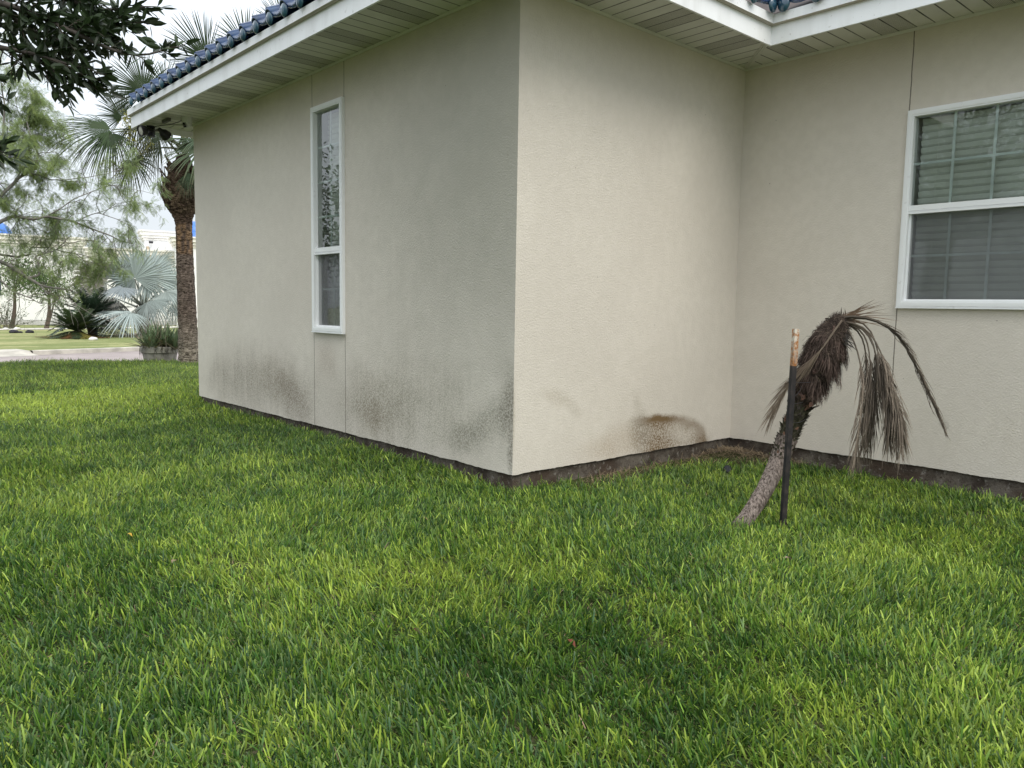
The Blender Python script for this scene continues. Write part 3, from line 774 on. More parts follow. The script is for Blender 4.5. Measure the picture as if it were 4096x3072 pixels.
def grass():
    blades = []
    dens = [(1.2, 3.0, 18000, 3), (3.0, 5.2, 12500, 3), (5.2, 8.5, 8000, 2), (8.5, 12.5, 3800, 2), (12.5, 19.5, 2600, 1)]
    mb = MB()
    for r0, r1, rho, nseg in dens:
        th0, th1 = (HEAD-0.90, HEAD+1.05) if r1 < 6 else (HEAD-0.74, HEAD+0.78)
        A = (th1-th0)*(r1*r1-r0*r0)/2; N = int(A*rho)
        r = np.sqrt(RNG.uniform(r0*r0, r1*r1, N)); th = RNG.uniform(th0, th1, N)
        x = CAM[0]-np.sin(th)*r; y = CAM[1]+np.cos(th)*r
        keep = ~inside_house(x, y, -0.015) & (x > lawn_edge(y)+0.0) & (x < 8.8)
        # thin out along the footing, bare in the inner corner
        dw = np.where(x > -0.01, np.minimum(np.where(y < D, x, 9), np.where(x > 0, D-y, 9)), np.where(x > -W, -y, 9))
        dw = np.where((x > -0.01) & (y < 0), 9, dw)
        corner = np.hypot(x-0.05, (D-y)*0.75)
        pk = np.clip(dw/0.07, 0.12, 1)*np.where(x > 0, np.clip((corner-0.42+0.25*(vnoise(x, y, 6)-0.5))/0.35, 0.03, 1), 1)
        pk = np.where((x > 0) & (y > 0.5) & (x < 0.42), pk*np.clip((x-0.10-0.10*vnoise(x, y, 5))/0.2, 0.05, 1), pk)
        pk = np.where((x > 0) & (y > D-0.22), pk*np.clip((D-y-0.05-0.06*vnoise(x, y, 5))/0.12, 0.06, 1), pk)
        # a worn spot in the near lawn where the thatch shows
        worn = np.hypot((x-0.28)/0.5, (y+2.02)/0.22)
        pk = pk*np.where(worn < 1, 0.45+0.55*worn, 1)
        keep &= RNG.random(N) < pk
        # leave open soil gaps between tufts
        keep &= RNG.random(N) < np.clip(0.15+1.6*vnoise(x, y, 13, 3), 0, 1)
        x, y, r = x[keep], y[keep], r[keep]; N = len(x)
        # pull blades into tufts
        x = x + (vnoise(x, y, 22, 4)-0.5)*0.03; y = y + (vnoise(x, y, 22, 5)-0.5)*0.03
        tall = vnoise(x, y, 2.6, 0); 
        L = np.clip(RNG.gamma(5.5, 1/5.5, N), 0.35, 2.0)*0.044*(0.8+0.4*tall)
        w = RNG.uniform(0.0015, 0.0036, N)*np.where(r > 8.5, 1.7, np.where(r > 5.2, 1.25, 1.0))
        az = RNG.uniform(0, 2*np.pi, N)
        comb = 2*np.pi*vnoise(x, y, 0.8, 2)
        lean = np.abs(RNG.normal(0, 0.42, N)) + 0.06
        flatten = RNG.random(N) < 0.16
        lean = np.where(flatten, RNG.uniform(0.9, 1.35, N), lean)
        cx = np.cos(az)+0.7*np.cos(comb); cy = np.sin(az)+0.7*np.sin(comb); nn = np.hypot(cx, cy)+1e-6; cx /= nn; cy /= nn
        sa = RNG.uniform(0, 2*np.pi, N); sx, sy = np.cos(sa), np.sin(sa)      # blade width direction
        ts = {3: [0, 0.4, 0.78, 1.0], 2: [0, 0.55, 1.0], 1: [0, 1.0]}[nseg]
        bend = RNG.uniform(-0.1, 0.75, N)
        # colours: blue-green, mid green and yellow-green by noise, with sunlight and shade painted in
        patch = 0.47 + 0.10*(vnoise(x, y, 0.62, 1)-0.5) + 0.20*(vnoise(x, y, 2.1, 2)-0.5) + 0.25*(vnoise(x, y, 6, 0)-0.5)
        for gx, gy, gr, ga in SUN_SHADE_PATCHES:
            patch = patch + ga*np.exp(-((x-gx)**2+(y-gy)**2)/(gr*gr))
        patch2 = vnoise(x, y, 1.3, 5)
        u = RNG.random(N)
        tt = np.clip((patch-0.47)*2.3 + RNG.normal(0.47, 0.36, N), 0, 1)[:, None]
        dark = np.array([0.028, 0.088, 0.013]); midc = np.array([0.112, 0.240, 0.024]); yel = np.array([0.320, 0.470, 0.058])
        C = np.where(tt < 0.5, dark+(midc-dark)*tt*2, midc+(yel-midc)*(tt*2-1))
        blu = (RNG.random(N) < 0.16+0.2*patch2)[:, None]
        C = np.where(blu, C*0.5+np.array([0.060, 0.130, 0.062])*0.5, C)
        dead = (u < 0.06)[:, None]
        C = np.where(dead, np.array([0.30, 0.24, 0.125])*RNG.uniform(0.5, 1.2, (N, 1)), C)
        L = np.where(dead[:, 0], L*0.7, L); lean = np.where(dead[:, 0], RNG.uniform(0.6, 1.4, N), lean); w = np.where(dead[:, 0], w*0.55, w)
        C = C*RNG.uniform(0.65, 1.5, (N, 1))*np.array([1.12, 0.98, 1.25])
        V = []; CC = []
        px = x.copy(); py = y.copy(); pz = zg(x, y) + RNG.uniform(0, 0.012, N)
        prev = 0
        for t in ts:
            ang = lean + bend*t*0.9
            dl = (t-prev)*L; prev = t
            px = px+np.sin(ang)*cx*dl; py = py+np.sin(ang)*cy*dl; pz = pz+np.maximum(np.cos(ang), -0.15)*dl
            wt = w*(1.0 if t < 0.7 else (0.92 if t < 0.9 else 0.62))*(0.8 if t == 0 else 1)
            V.append(np.stack([px-sx*wt, py-sy*wt, pz], 1)); V.append(np.stack([px+sx*wt, py+sy*wt, pz+0.0], 1))
            tipc = C if t < 1 else C*0.72+np.array([0.30, 0.31, 0.13])*0.28
            CC += [tipc, tipc]
        k = len(ts); V = np.stack(V, 1).reshape(-1, 3); CC = np.stack(CC, 1).reshape(-1, 3)
        b = (np.arange(N)*2*k)[:, None]
        Q = np.concatenate([b+np.array([[2*i, 2*i+1, 2*i+3, 2*i+2]]) for i in range(k-1)], 0)
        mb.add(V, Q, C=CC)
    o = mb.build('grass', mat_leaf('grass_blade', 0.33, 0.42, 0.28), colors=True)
    o['kind'] = 'stuff'
    return o
grass()

def straw():
    """dead clippings and thatch lying along the footing and in the inner corner"""
    mb = MB(); N = 2600
    kk = RNG.random(N)
    x = np.where(kk < 0.45, np.abs(RNG.normal(0.08, 0.10, N)), np.where(kk < 0.72, RNG.uniform(0, 0.75, N), np.abs(RNG.normal(0.25, 0.2, N))))
    y = np.where(kk < 0.45, RNG.uniform(0.6, 2.6, N), np.where(kk < 0.72, D-np.abs(RNG.normal(0.05, 0.07, N)), D-np.abs(RNG.normal(0.25, 0.18, N))))
    ok = (x > 0.0) & (y < D-0.0); x, y = x[ok], y[ok]; N = len(x)
    L = RNG.uniform(0.03, 0.10, N); a = RNG.uniform(0, 2*np.pi, N); tilt = RNG.normal(0.12, 0.22, N); w = RNG.uniform(0.0006, 0.0014, N)
    hump = 0.045*np.exp(-((x-0.15)**2+(D-0.25-y)**2)/0.06)
    z = GZ+0.008+hump+RNG.uniform(0, 0.022, N)
    d = np.stack([np.cos(a)*np.cos(tilt), np.sin(a)*np.cos(tilt), np.sin(tilt)], 1); s = np.stack([-np.sin(a), np.cos(a), 0*a], 1)
    P = np.stack([x, y, z], 1); m = P + d*L[:, None]*0.5 + np.array([0, 0, 1])*RNG.uniform(-0.004, 0.008, (N, 1)); e = P + d*L[:, None]
    w = w[:, None]
    V = np.stack([P-s*w, P+s*w, m-s*w, m+s*w, e-s*w*0.4, e+s*w*0.4], 1).reshape(-1, 3)
    b = (np.arange(N)*6)[:, None]
    C = np.array([0.30, 0.23, 0.15])*RNG.uniform(0.45, 1.35, (N, 1))
    mb.add(V, np.concatenate([b+[[0, 1, 3, 2]], b+[[2, 3, 5, 4]]]), C=np.repeat(C, 6, 0))
    o = mb.build('dry_straw', mat_leaf('straw', 0.15, 0.8, 0.1), colors=True); o['kind'] = 'stuff'
straw()

def fallen_leaf(px, py, label, colr, s=0.028):
    d = ray(px, py); t = (GZ+0.045-CAM[2])/d[2]; p = CAM+d*t
    r = thing('fallen_leaf', p, label, 'leaf', 'dead leaves fallen on the lawn')
    mb = MB(); a = RNG.uniform(0, 6.28); ax = np.array([math.cos(a), math.sin(a), 0.15]); sd_ = np.array([-math.sin(a), math.cos(a), 0.1])
    k = np.linspace(0, 1, 7)
    mb.strip(p+np.outer(k-0.5, ax)*s*2+np.outer(np.sin(k*3.1)*0.010, [0, 0, 1]), sd_, s*0.45*np.sin(np.pi*np.clip(k, 0.04, 0.97)), C=colr, fold=np.array([0, 0, -0.5]))
    mb.strip(p-ax*s+np.outer(np.linspace(0, -0.35, 3), ax)*s, sd_, 0.0012, C=np.array(colr)*0.7)
    mb.build('blade', M_dryleaf, r, colors=True)
M_dryleaf = mat_leaf('dry_leaf', 0.15, 0.7, 0.2)
fallen_leaf(2285, 2572, 'curled reddish brown dead leaf on the lawn below the house corner', (0.16, 0.05, 0.03), 0.026)
fallen_leaf(700, 2245, 'tan dead leaf on the worn thatch patch of the left lawn', (0.34, 0.24, 0.17), 0.035)
fallen_leaf(1700, 2075, 'small light brown dead leaf in the grass left of the house corner', (0.30, 0.19, 0.10), 0.022)
fallen_leaf(518, 2140, 'yellow dead leaf in the grass on the far left', (0.50, 0.33, 0.05), 0.022)
fallen_leaf(1665, 2525, 'dark maroon dead leaf in the middle foreground grass', (0.10, 0.04, 0.03), 0.022)
fallen_leaf(3150, 2235, 'pinkish dead leaf in the grass in front of the steel post', (0.40, 0.27, 0.22), 0.026)

# ------------------------------------------------------------------ leaves and fronds
UP = np.array([0, 0, 1.0])
def fan_leaf(mb, hub, axis, normal, Rl, nseg=34, spread=2.0, fuse=0.45, droop=0.25, C=(0.05, 0.1, 0.04), cvar=0.2, cup=0.25, split=1.0, tipc=None):
    """palmate leaf: pleated segments round the hub, joined near it, free and drooping at the tips"""
    a = nz(axis); n = nz(np.asarray(normal, float) - a*(np.asarray(normal) @ a)); s = np.cross(n, a); hub = np.asarray(hub, float)
    dth = 2*spread/nseg; C = np.asarray(C, float)
    for i in range(nseg):
        th = -spread + (i+0.5)*dth
        d = math.cos(th)*a + math.sin(th)*s - n*cup*abs(math.sin(th*0.8))*0.6
        d = nz(d); sd_ = -math.sin(th)*a + math.cos(th)*s
        L = Rl*(1-0.22*(abs(th)/spread)**2)*RNG.uniform(0.92, 1.05)
        lev = np.array([0.03, 0.28, fuse, fuse+0.22*(1-fuse)/0.5, 0.86, 1.0])
        lev = np.clip(lev, 0, 1)
        dr = droop*RNG.uniform(0.6, 1.5); jt = RNG.normal(0, 0.05)
        P = []; W_ = []
        for t in lev:
            g = max(0, t-fuse*0.8)
            P.append(hub + d*L*t - UP*dr*L*g*g*1.6 + sd_*jt*L*g + n*0.0)
            full = t*L*math.tan(dth/2)
            W_.append(full*1.02 if t <= fuse else full*split*max(0.03, (1-t)/(1-fuse))**0.8*0.95)
        c = C*RNG.uniform(1-cvar, 1+cvar)
        cc = np.tile(c, (len(lev), 1))
        if tipc is not None: cc[-1] = tipc; cc[-2] = cc[-2]*0.6+np.asarray(tipc)*0.4
        mb.strip(np.array(P), sd_, np.array(W_), C=cc, fold=-n*0.55)

def pinnate(mb, pts, n, Ll, side_hint, w=0.006, ang=0.9, C=(0.05, 0.09, 0.03), cvar=0.2, droop=0.3, taper=(0.3, 1.0, 0.25), start=0.15, rach=0.006, rc=None, jit=0.12, curl=0.0):
    """feather leaf: leaflets in two rows along a curved rachis"""
    pts = np.asarray(pts, float); seg = np.linalg.norm(np.diff(pts, axis=0), axis=1); s = np.concatenate([[0], np.cumsum(seg)]); S = s[-1]
    f = lambda t: np.array([np.interp(t*S, s, pts[:, k]) for k in range(3)])
    C = np.asarray(C, float)
    k = np.linspace(0, 1, 14); P = np.array([f(t) for t in k])
    for _ in range(2): P[1:-1] = (P[:-2]+2*P[1:-1]+P[2:])/4
    g = lambda t: np.array([np.interp(t, k, P[:, j]) for j in range(3)])
    mb.tube(P, rach*(1-0.8*k), 5, C=np.tile(C*0.9 if rc is None else rc, (14, 1)))
    sh = nz(side_hint)
    for i in range(n):
        t = start+(1-start)*(i+0.5)/n
        p = g(t); tg = nz(g(min(1, t+0.03))-g(max(0, t-0.03)))
        sd0 = nz(sh-tg*(sh@tg)); nn = np.cross(tg, sd0)
        L0 = Ll*np.interp(t, [start, (1+start)/2, 1], taper)
        for sg in (-1, 1):
            L = L0*RNG.uniform(0.8, 1.15); a = ang*RNG.uniform(0.8, 1.15)
            d = nz(tg*math.cos(a) + sd0*sg*math.sin(a) + nn*RNG.normal(0, jit) + RNG.normal(0, jit*0.5, 3))
            q = np.array([0, 0.35, 0.7, 1.0])
            pp = p + np.outer(q*L, d) - np.outer(droop*L*q*q*RNG.uniform(0.6, 1.4), UP)
            if curl: pp = pp + np.outer(curl*L*np.sin(q*3)*RNG.normal(0, 1), nn)
            wd = nz(np.cross(d, nn) + 1e-6)
            c = C*RNG.uniform(1-cvar, 1+cvar)
            mb.strip(pp, wd, w*np.array([0.55, 1, 0.75, 0.08]), C=c, fold=nn*0.4)

def leaf_cards(mb, P, Dv, L, Wd, C, fold=0.25):
    """many small elliptical leaves at once: P base points, Dv directions"""
    N = len(P); Dv = nz(Dv); r = nz(RNG.normal(0, 1, (N, 3))); S = nz(np.cross(Dv, r)); Nn = np.cross(S, Dv)
    L = np.broadcast_to(L, (N,))[:, None]; Wd = np.broadcast_to(Wd, (N,))[:, None]
    v = [P]
    for t, ww in ((0.3, 0.85), (0.62, 0.9)):
        b = P+Dv*L*t
        v += [b-S*Wd*ww+Nn*Wd*fold, b, b+S*Wd*ww+Nn*Wd*fold]
    v.append(P+Dv*L - UP*L*0.04)
    V = np.stack(v, 1).reshape(-1, 3); b = (np.arange(N)*8)[:, None]
    T = np.concatenate([b+[[0, 2, 1]], b+[[0, 3, 2]], b+[[4, 5, 7]], b+[[5, 6, 7]]])
    Q = np.concatenate([b+[[1, 2, 5, 4]], b+[[2, 3, 6, 5]]])
    mb.add(V, Q, T, np.repeat(C, 8, 0))

def bark(name, c0, c1, vscale=(14, 14, 2.5), rough=0.95, st=0.9):
    t = NT(name); f = t.noise(3, 6, 0.65, mscale=vscale)
    c = t.mix(t.ramp(f, 0.36, 0.64), c0, c1); c = t.mix(t.ramp(t.noise(40, 3), 0.5, 0.75, 0, 0.4), c, tuple(k*1.5 for k in c1))
    t.bump(f, st, 0.02); return t.base(c, rough, 0.1)

# ------------------------------------------------------------------ dying palm tied to its steel post
def z7(x, y): return 2850+x*0.60277, 1150+y*0.60277
def P7(x, y, d): return at(*z7(x, y), d)
PD = 4.93
def smooth_path(ctrl, n):
    c = np.asarray(ctrl, float); t = np.linspace(0, 1, len(c)); k = np.linspace(0, 1, n)
    P = np.stack([np.interp(k, t, c[:, j]) for j in range(c.shape[1])], 1)
    for _ in range(max(2, n//len(c))): P[1:-1] = (P[:-2]+2*P[1:-1]+P[2:])/4
    return P
trunk_ctrl = [(150, 1625, 4.62, .052), (205, 1560, 4.67, .046), (330, 1385, 4.79, .049), (430, 1180, 4.92, .051), (500, 985, 5.0, .060), (565, 830, 5.02, .068), (640, 650, 5.03, .074), (715, 480, 5.04, .104), (765, 360, 5.05, .096), (815, 260, 5.05, .066), (865, 190, 5.05, .035)]
tp = smooth_path([(*P7(a, b, c), r) for a, b, c, r in trunk_ctrl], 70)
dp = thing('dead_palm', (tp[3][0], tp[3][1], GZ), 'dying palm with a leaning shaggy trunk and brown hanging fronds', 'palm')
def t_ptrunk():
    t = NT('dead_palm_bark')
    c = t.attr()
    f = t.noise(3, 6, 0.65, mscale=(26, 26, 7), dist=0.4)
    c = t.mix(1.0, c, t.mix(t.ramp(f, 0.34, 0.62), (0.3, 0.27, 0.25), (1.25, 1.2, 1.15)), 'MULTIPLY')
    t.bump(f, 1.0, 0.03); return t.base(c, 0.95, 0.1)
mb = MB()
frac = np.linspace(0, 1, 70)
colr = np.array([np.interp(f, [0, .1, .3, .42, .6, 1], [.13, .27, .29, .11, .05, .045]) for f in frac])[:, None]*np.array([1, 0.86, 0.78])
# fissured surface: long vertical ridges low down
m, n = 70, 26; th = np.arange(n)*2*math.pi/n
tan = nz(np.gradient(tp[:, :3], axis=0)); a0 = nz(np.cross(tan, UP)); b0 = np.cross(a0, tan)
V = []
for i in range(m):
    ridge = 1 + 0.10*(vnoise(th*2.2, np.full(n, i*0.10), 1.4, 1)-0.5)*2 + 0.05*RNG.normal(0, 0.4, n)
    rr = tp[i, 3]*ridge*(0.80 if frac[i] > 0.4 else 1.0)
    V.append(tp[i, :3] + np.outer(rr*np.cos(th), a0[i]) + np.outer(rr*np.sin(th), b0[i]))
ii, jj = np.meshgrid(np.arange(m-1), np.arange(n), indexing='ij'); ii = ii.ravel(); jj = jj.ravel(); kk = (jj+1) % n
mb.add(np.concatenate(V), np.stack([ii*n+jj, ii*n+kk, (ii+1)*n+kk, (ii+1)*n+jj], 1), C=np.repeat(colr, n, 0))
mb.build('trunk', t_ptrunk(), dp, smooth=True, colors=True)
M_fib = mat_leaf('palm_fibre', 0.05, 0.9, 0.1)
boots, fib = MB(), MB()
def on_trunk(f, th):
    i = f*(m-1); i0 = min(int(i), m-2); u = i-i0
    p = tp[i0]*(1-u)+tp[i0+1]*u; t_ = nz(tan[i0]*(1-u)+tan[i0+1]*u); A = nz(np.cross(t_, UP)); B = np.cross(A, t_)
    o = math.cos(th)*A+math.sin(th)*B
    return p[:3], p[3], t_, o, np.cross(o, t_)
for k in range(620):                                    # persistent leaf bases, overlapping upward
    f = 0.30 + 0.44*(k/620); th_ = k*2.39996
    p, r, t_, o, s_ = on_trunk(f, th_)
    L = RNG.uniform(0.020, 0.036)*(1.5 if f > 0.52 else 1.0); wv = RNG.uniform(0.007, 0.014)*(1.4 if f > 0.52 else 1)
    base = p + o*r*0.76
    out = RNG.uniform(0.35, 1.0)
    pts = [base-t_*0.012, base+t_*L*0.5+o*L*out*0.4, base+t_*L+o*L*out]
    shade = RNG.uniform(0.5, 1.4)
    c = np.array([0.070, 0.064, 0.043] if f < 0.52 else [0.072, 0.053, 0.042])*shade
    if RNG.random() < 0.05: c = np.array([0.21, 0.12, 0.085])
    boots.strip(pts, s_, wv*np.array([1, 0.9, 0.45]), C=c, fold=o*0.4)
    boots.strip([q-o*0.006 for q in pts], s_, wv*np.array([1, 0.9, 0.45]), C=c*0.5, fold=o*0.4)
for (a, b) in ((604, 728), (655, 775)):     # two bare brown pads where boots fell off
    c = P7(a, b, 4.935); boots.obox(c, AX_R*0.013+AX_U*RNG.normal(0, .004), AX_U*0.014, AX_F*0.002, C=(0.13, 0.075, 0.056))
boots.build('leaf_bases', M_fib, dp, colors=True)
for k in range(13000):                                   # shaggy fibre mat over the swollen head
    f = np.clip(RNG.normal(0.78, 0.10), 0.56, 0.985); th_ = RNG.uniform(0, 2*math.pi)
    p, r, t_, o, s_ = on_trunk(f, th_)
    L = RNG.uniform(0.012, 0.055); clump = vnoise(f*30, th_*1.3, 1.0, 2)
    # matted layers: swirl sideways, some hang, some stick out
    lump = 0.5+0.5*math.sin(f*52+0.8*math.sin(th_))
    v = nz(t_*RNG.normal(0.15, 0.55) + s_*RNG.normal(0, 0.9) + o*RNG.uniform(-0.05, 0.38) - UP*0.25)
    b = p + o*r*(0.74+0.22*clump+0.20*lump)
    q = np.array([0, 0.35, 0.7, 1.0])
    pts = b + np.outer(q*L, v) + np.outer(np.sin(q*3.1)*L*0.32, RNG.normal(0, 0.7, 3)) - np.outer(q*q*L*0.35, UP)
    sh = RNG.uniform(0.4, 1.6)*(0.45+0.6*clump+0.45*lump)
    c = np.array([0.082, 0.062, 0.051])*sh
    if RNG.random() < 0.09: c = np.array([0.25, 0.19, 0.145])*RNG.uniform(0.6, 1.2)
    fib.strip(pts, nz(np.cross(v, o)+1e-5), RNG.uniform(0.0004, 0.0013)*np.array([1, 1, 0.7, 0.3]), C=c)
for k in range(26):                                     # torn plates of fibre
    f = RNG.uniform(0.55, 0.95); th_ = RNG.uniform(0, 2*math.pi); p, r, t_, o, s_ = on_trunk(f, th_)
    b = p+o*r*0.95; L = RNG.uniform(0.03, 0.06)
    q = np.linspace(0, 1, 4); pts = b+np.outer(q*L, nz(o*0.4-t_*0.6+s_*RNG.normal(0, 0.4)))+np.outer(np.sin(q*3)*0.012, o)
    fib.strip(pts, nz(s_+t_*RNG.normal(0, 0.3)), RNG.uniform(0.008, 0.018)*np.array([1, 1.1, 0.9, 0.4]), C=np.array([0.085, 0.055, 0.045])*RNG.uniform(0.4, 1.3))
for k in range(3400):                                   # hanging tiers of matted fibre with dark hollows between
    tier = (0.63, 0.72, 0.82)[k % 3]; th_ = RNG.uniform(0, 2*math.pi); f = tier+RNG.normal(0, 0.012)+0.018*math.sin(2*th_+tier*9)
    p, r, t_, o, s_ = on_trunk(f, th_); L = RNG.uniform(0.03, 0.085)*(0.6+0.8*vnoise(th_*1.1, tier*20, 1, 3))
    q = np.array([0, 0.35, 0.7, 1.0]); v = nz(o*0.75-t_*0.55+s_*RNG.normal(0, 0.35)-UP*0.35)
    pts = p+o*r*0.92+np.outer(q*L, v)-np.outer(q*q*L*0.55, UP)+np.outer(np.sin(q*3)*L*0.15, RNG.normal(0, 1, 3))
    fib.strip(pts, nz(np.cross(v, o)+s_*0.3), RNG.uniform(0.0008, 0.0030)*np.array([1, 1, 0.8, 0.3]), C=np.array([0.070, 0.050, 0.041])*RNG.uniform(0.25, 1.6))
fib.build('fibre_mat', M_fib, dp, colors=True)
M_dfrond = mat_leaf('dead_frond', 0.12, 0.8, 0.15)
DC = np.array([0.22, 0.18, 0.142])
def dfrond(ctrl, n, Ll, w=0.0032, ang=0.5, droop=0.25, C=DC, cvar=0.4, taper=(0.6, 1.0, 0.7), start=0.3, d0=5.03, d1=5.05, side=None, jit=0.10, rach=0.006, name='frond', curl=0.05):
    dd = np.linspace(d0, d1, len(ctrl)); pts = [P7(a, b, d) for (a, b), d in zip(ctrl, dd)]
    mb = MB(); pinnate(mb, pts, int(n*1.7), Ll, AX_R*0.8+AX_F*0.6 if side is None else side, w*1.2, ang, C, cvar, droop, taper, start, rach, np.asarray(C)*0.75, jit, curl)
    return mb.build(name, M_dfrond, dp, colors=True)
dfrond([(855, 200), (905, 188), (960, 186), (1050, 195), (1150, 240), (1240, 310), (1290, 400), (1370, 560), (1440, 700), (1500, 830), (1535, 930)], 34, 0.17, 0.0034, 0.10, 0.06, np.array([0.10, 0.082, 0.062]), 0.35, (0.9, 1.0, 0.45), 0.22, 5.03, 4.86, jit=0.03, rach=0.011)
dfrond([(860, 212), (960, 200), (1035, 235), (1082, 330), (1100, 450), (1135, 600), (1200, 790), (1238, 930), (1240, 1010)], 46, 0.20, 0.0034, 0.42, 0.42, DC*0.95, d0=5.03, d1=5.06, start=0.36)
dfrond([(870, 225), (985, 235), (1062, 310), (1120, 430), (1165, 560), (1215, 720), (1250, 850), (1258, 950)], 44, 0.20, 0.0033, 0.36, 0.45, DC*1.05, d0=5.02, d1=4.98, start=0.38)
dfrond([(868, 222), (975, 225), (1050, 300), (1085, 420), (1092, 600), (1082, 760), (1045, 920), (1020, 1010)], 42, 0.19, 0.0032, 0.38, 0.45, DC*0.85, d0=5.05, d1=5.10, start=0.36)
dfrond([(870, 240), (930, 320), (968, 430), (992, 560), (1002, 700), (985, 880), (962, 1050), (950, 1110)], 36, 0.19, 0.0026, 0.42, 0.30, DC*1.12, d0=5.02, d1=5.02, start=0.30)
dfrond([(865, 230), (960, 262), (1008, 350), (1022, 480), (1028, 640), (1035, 780), (1020, 900)], 32, 0.15, 0.0025, 0.40, 0.35, DC*0.8, d0=5.06, d1=5.12, start=0.34)
dfrond([(860, 218), (805, 290), (745, 385), (690, 455), (620, 520), (560, 570), (490, 660), (440, 745), (415, 800)], 40, 0.20, 0.0026, 0.22, 0.10, np.array([0.24, 0.19, 0.145]), 0.3, (0.9, 1.0, 0.95), 0.30, 4.93, 4.84, jit=0.05, curl=0.02)
dfrond([(872, 232), (975, 240), (1040, 300), (1075, 400), (1110, 540), (1150, 700), (1170, 850), (1165, 980)], 40, 0.19, 0.0032, 0.34, 0.45, DC*0.95, d0=5.04, d1=5.0, start=0.40)
dfrond([(870, 236), (965, 250), (1025, 330), (1045, 450), (1050, 600), (1055, 740), (1030, 880)], 34, 0.18, 0.0028, 0.36, 0.42, DC*1.1, d0=5.05, d1=5.05, start=0.42)
mb = MB()                                               # spear leaves and stubs at the crown
for k in range(46):
    b = P7(868+RNG.normal(0, 10), 205+RNG.normal(0, 12), 5.03)
    if k < 22: v = nz(P7(1085+RNG.normal(0, 45), 88+RNG.normal(0, 30), 5.0)-b); L = RNG.uniform(0.10, 0.25)
    elif k < 36: v = nz(P7(1200+RNG.normal(0, 50), 205+RNG.normal(0, 40), 5.0)-b); L = RNG.uniform(0.12, 0.32)
    else: v = nz(AX_U*1.0+AX_R*RNG.normal(-0.1, 0.35)+AX_F*RNG.normal(0, 0.3)); L = RNG.uniform(0.03, 0.075)
    q = np.linspace(0, 1, 5); pts = b+np.outer(q*L, v)-np.outer(0.12*L*q*q, UP)
    mb.strip(pts, nz(np.cross(v, AX_F)), 0.0022*np.array([1, 1, .8, .5, .1])*(2.0 if k >= 36 else 1), C=(np.array([0.23, 0.155, 0.105]) if k < 36 else np.array([0.07, 0.055, 0.045]))*RNG.uniform(0.5, 1.2))
for k in range(26):                                     # dark tatters on the right of the head
    b = P7(868+RNG.normal(0, 12), 320+RNG.normal(0, 45), 5.0)
    v = nz(AX_R*RNG.uniform(0.3, 1)+AX_U*RNG.normal(0, 0.5)+AX_F*RNG.normal(0, 0.4)); L = RNG.uniform(0.03, 0.08); q = np.linspace(0, 1, 5)
    mb.strip(b+np.outer(q*L, v)-np.outer(0.5*L*q*q, UP), nz(np.cross(v, AX_F)), RNG.uniform(0.001, 0.004)*np.array([1, 1, 1, .7, .3]), C=np.array([0.045, 0.04, 0.036])*RNG.uniform(0.5, 1.6))
mb.build('spear_leaf', M_dfrond, dp, colors=True)

# steel T post
ptop, pbot = P7(561, 274, 4.76), P7(474, 1580, 4.70)
pbot = pbot + (pbot-ptop)*0.10
axis = nz(ptop-pbot); Lp = np.linalg.norm(ptop-pbot)
fx = nz(AX_R - axis*(AX_R@axis)); fz_ = nz(np.cross(axis, fx)); fz_ = fz_ if fz_@AX_F > 0 else -fz_
fx, fz_ = math.cos(0.5)*fx+math.sin(0.5)*fz_, math.cos(0.5)*fz_-math.sin(0.5)*fx
post = thing('steel_post', (pbot[0], pbot[1], GZ), 'black steel stake with a rusty white top supporting the dying palm', 'post')
def t_post():
    t = NT('post_paint')
    n = t.n.new('ShaderNodeTexCoord'); sx = t.n.new('ShaderNodeSeparateXYZ'); t.l.new(t.co(), sx.inputs[0])
    z = sx.outputs[2]; zt = float(ptop[2]-0.212)
    rust = t.mix(t.ramp(t.noise(30, 5, 0.7), 0.42, 0.6), (0.62, 0.58, 0.50), (0.33, 0.13, 0.03))
    rust = t.mix(t.ramp(z, zt+0.19, zt+0.02, 0, 0.75), rust, t.mix(t.ramp(t.noise(70, 4), 0.4, 0.6), (0.36, 0.15, 0.035), (0.16, 0.06, 0.02)))
    blk = t.mix(t.ramp(t.noise(18, 5), 0.4, 0.7), (0.016, 0.015, 0.016), (0.045, 0.036, 0.034))
    zz = t.math('ADD', z, t.math('MULTIPLY', t.math('SUBTRACT', t.noise(60, 2), 0.5), 0.006))
    c = t.mix(t.ramp(zz, zt-0.002, zt+0.002), blk, rust)
    t.bump(t.noise(90, 4), 0.5, 0.003)
    return t.base(c, 0.55, 0.35)
M_post = t_post()
mb = MB(); mid = (ptop+pbot)/2
mb.obox(mid, fx*0.0175, axis*Lp/2, fz_*0.0022)
mb.obox(mid+fz_*0.0172+fx*0.0, fx*0.0026, axis*Lp/2*0.9995, fz_*0.0150)
for k in range(int(Lp/0.054)):                          # small studs along the edge of the flange
    c = pbot+axis*(0.03+k*0.054)
    mb.obox(c+fx*0.0182, fx*0.0014, axis*0.006, fz_*0.0018)
mb.build('shaft', M_post, post)
M_wire = mat_plain('tie_wire', (0.035, 0.033, 0.036), 0.5, 0.4)
def tie(ctrl, label, mat, r=0.0016, name='wire_tie', group='wires tying the palm to its post'):
    P = smooth_path([P7(a, b, d) for a, b, d in ctrl], 26)
    mb = MB(); mb.tube(P, r, 6); o = mb.build(name, mat, smooth=True)
    tag(o, label, 'tie', group)
tie([(500, 625, 4.85), (512, 621, 4.775), (535, 624, 4.768), (560, 632, 4.78), (620, 632, 4.90), (690, 628, 4.945), (735, 600, 5.02), (700, 600, 5.1)], 'highest dark wire looped round post and palm trunk', M_wire)
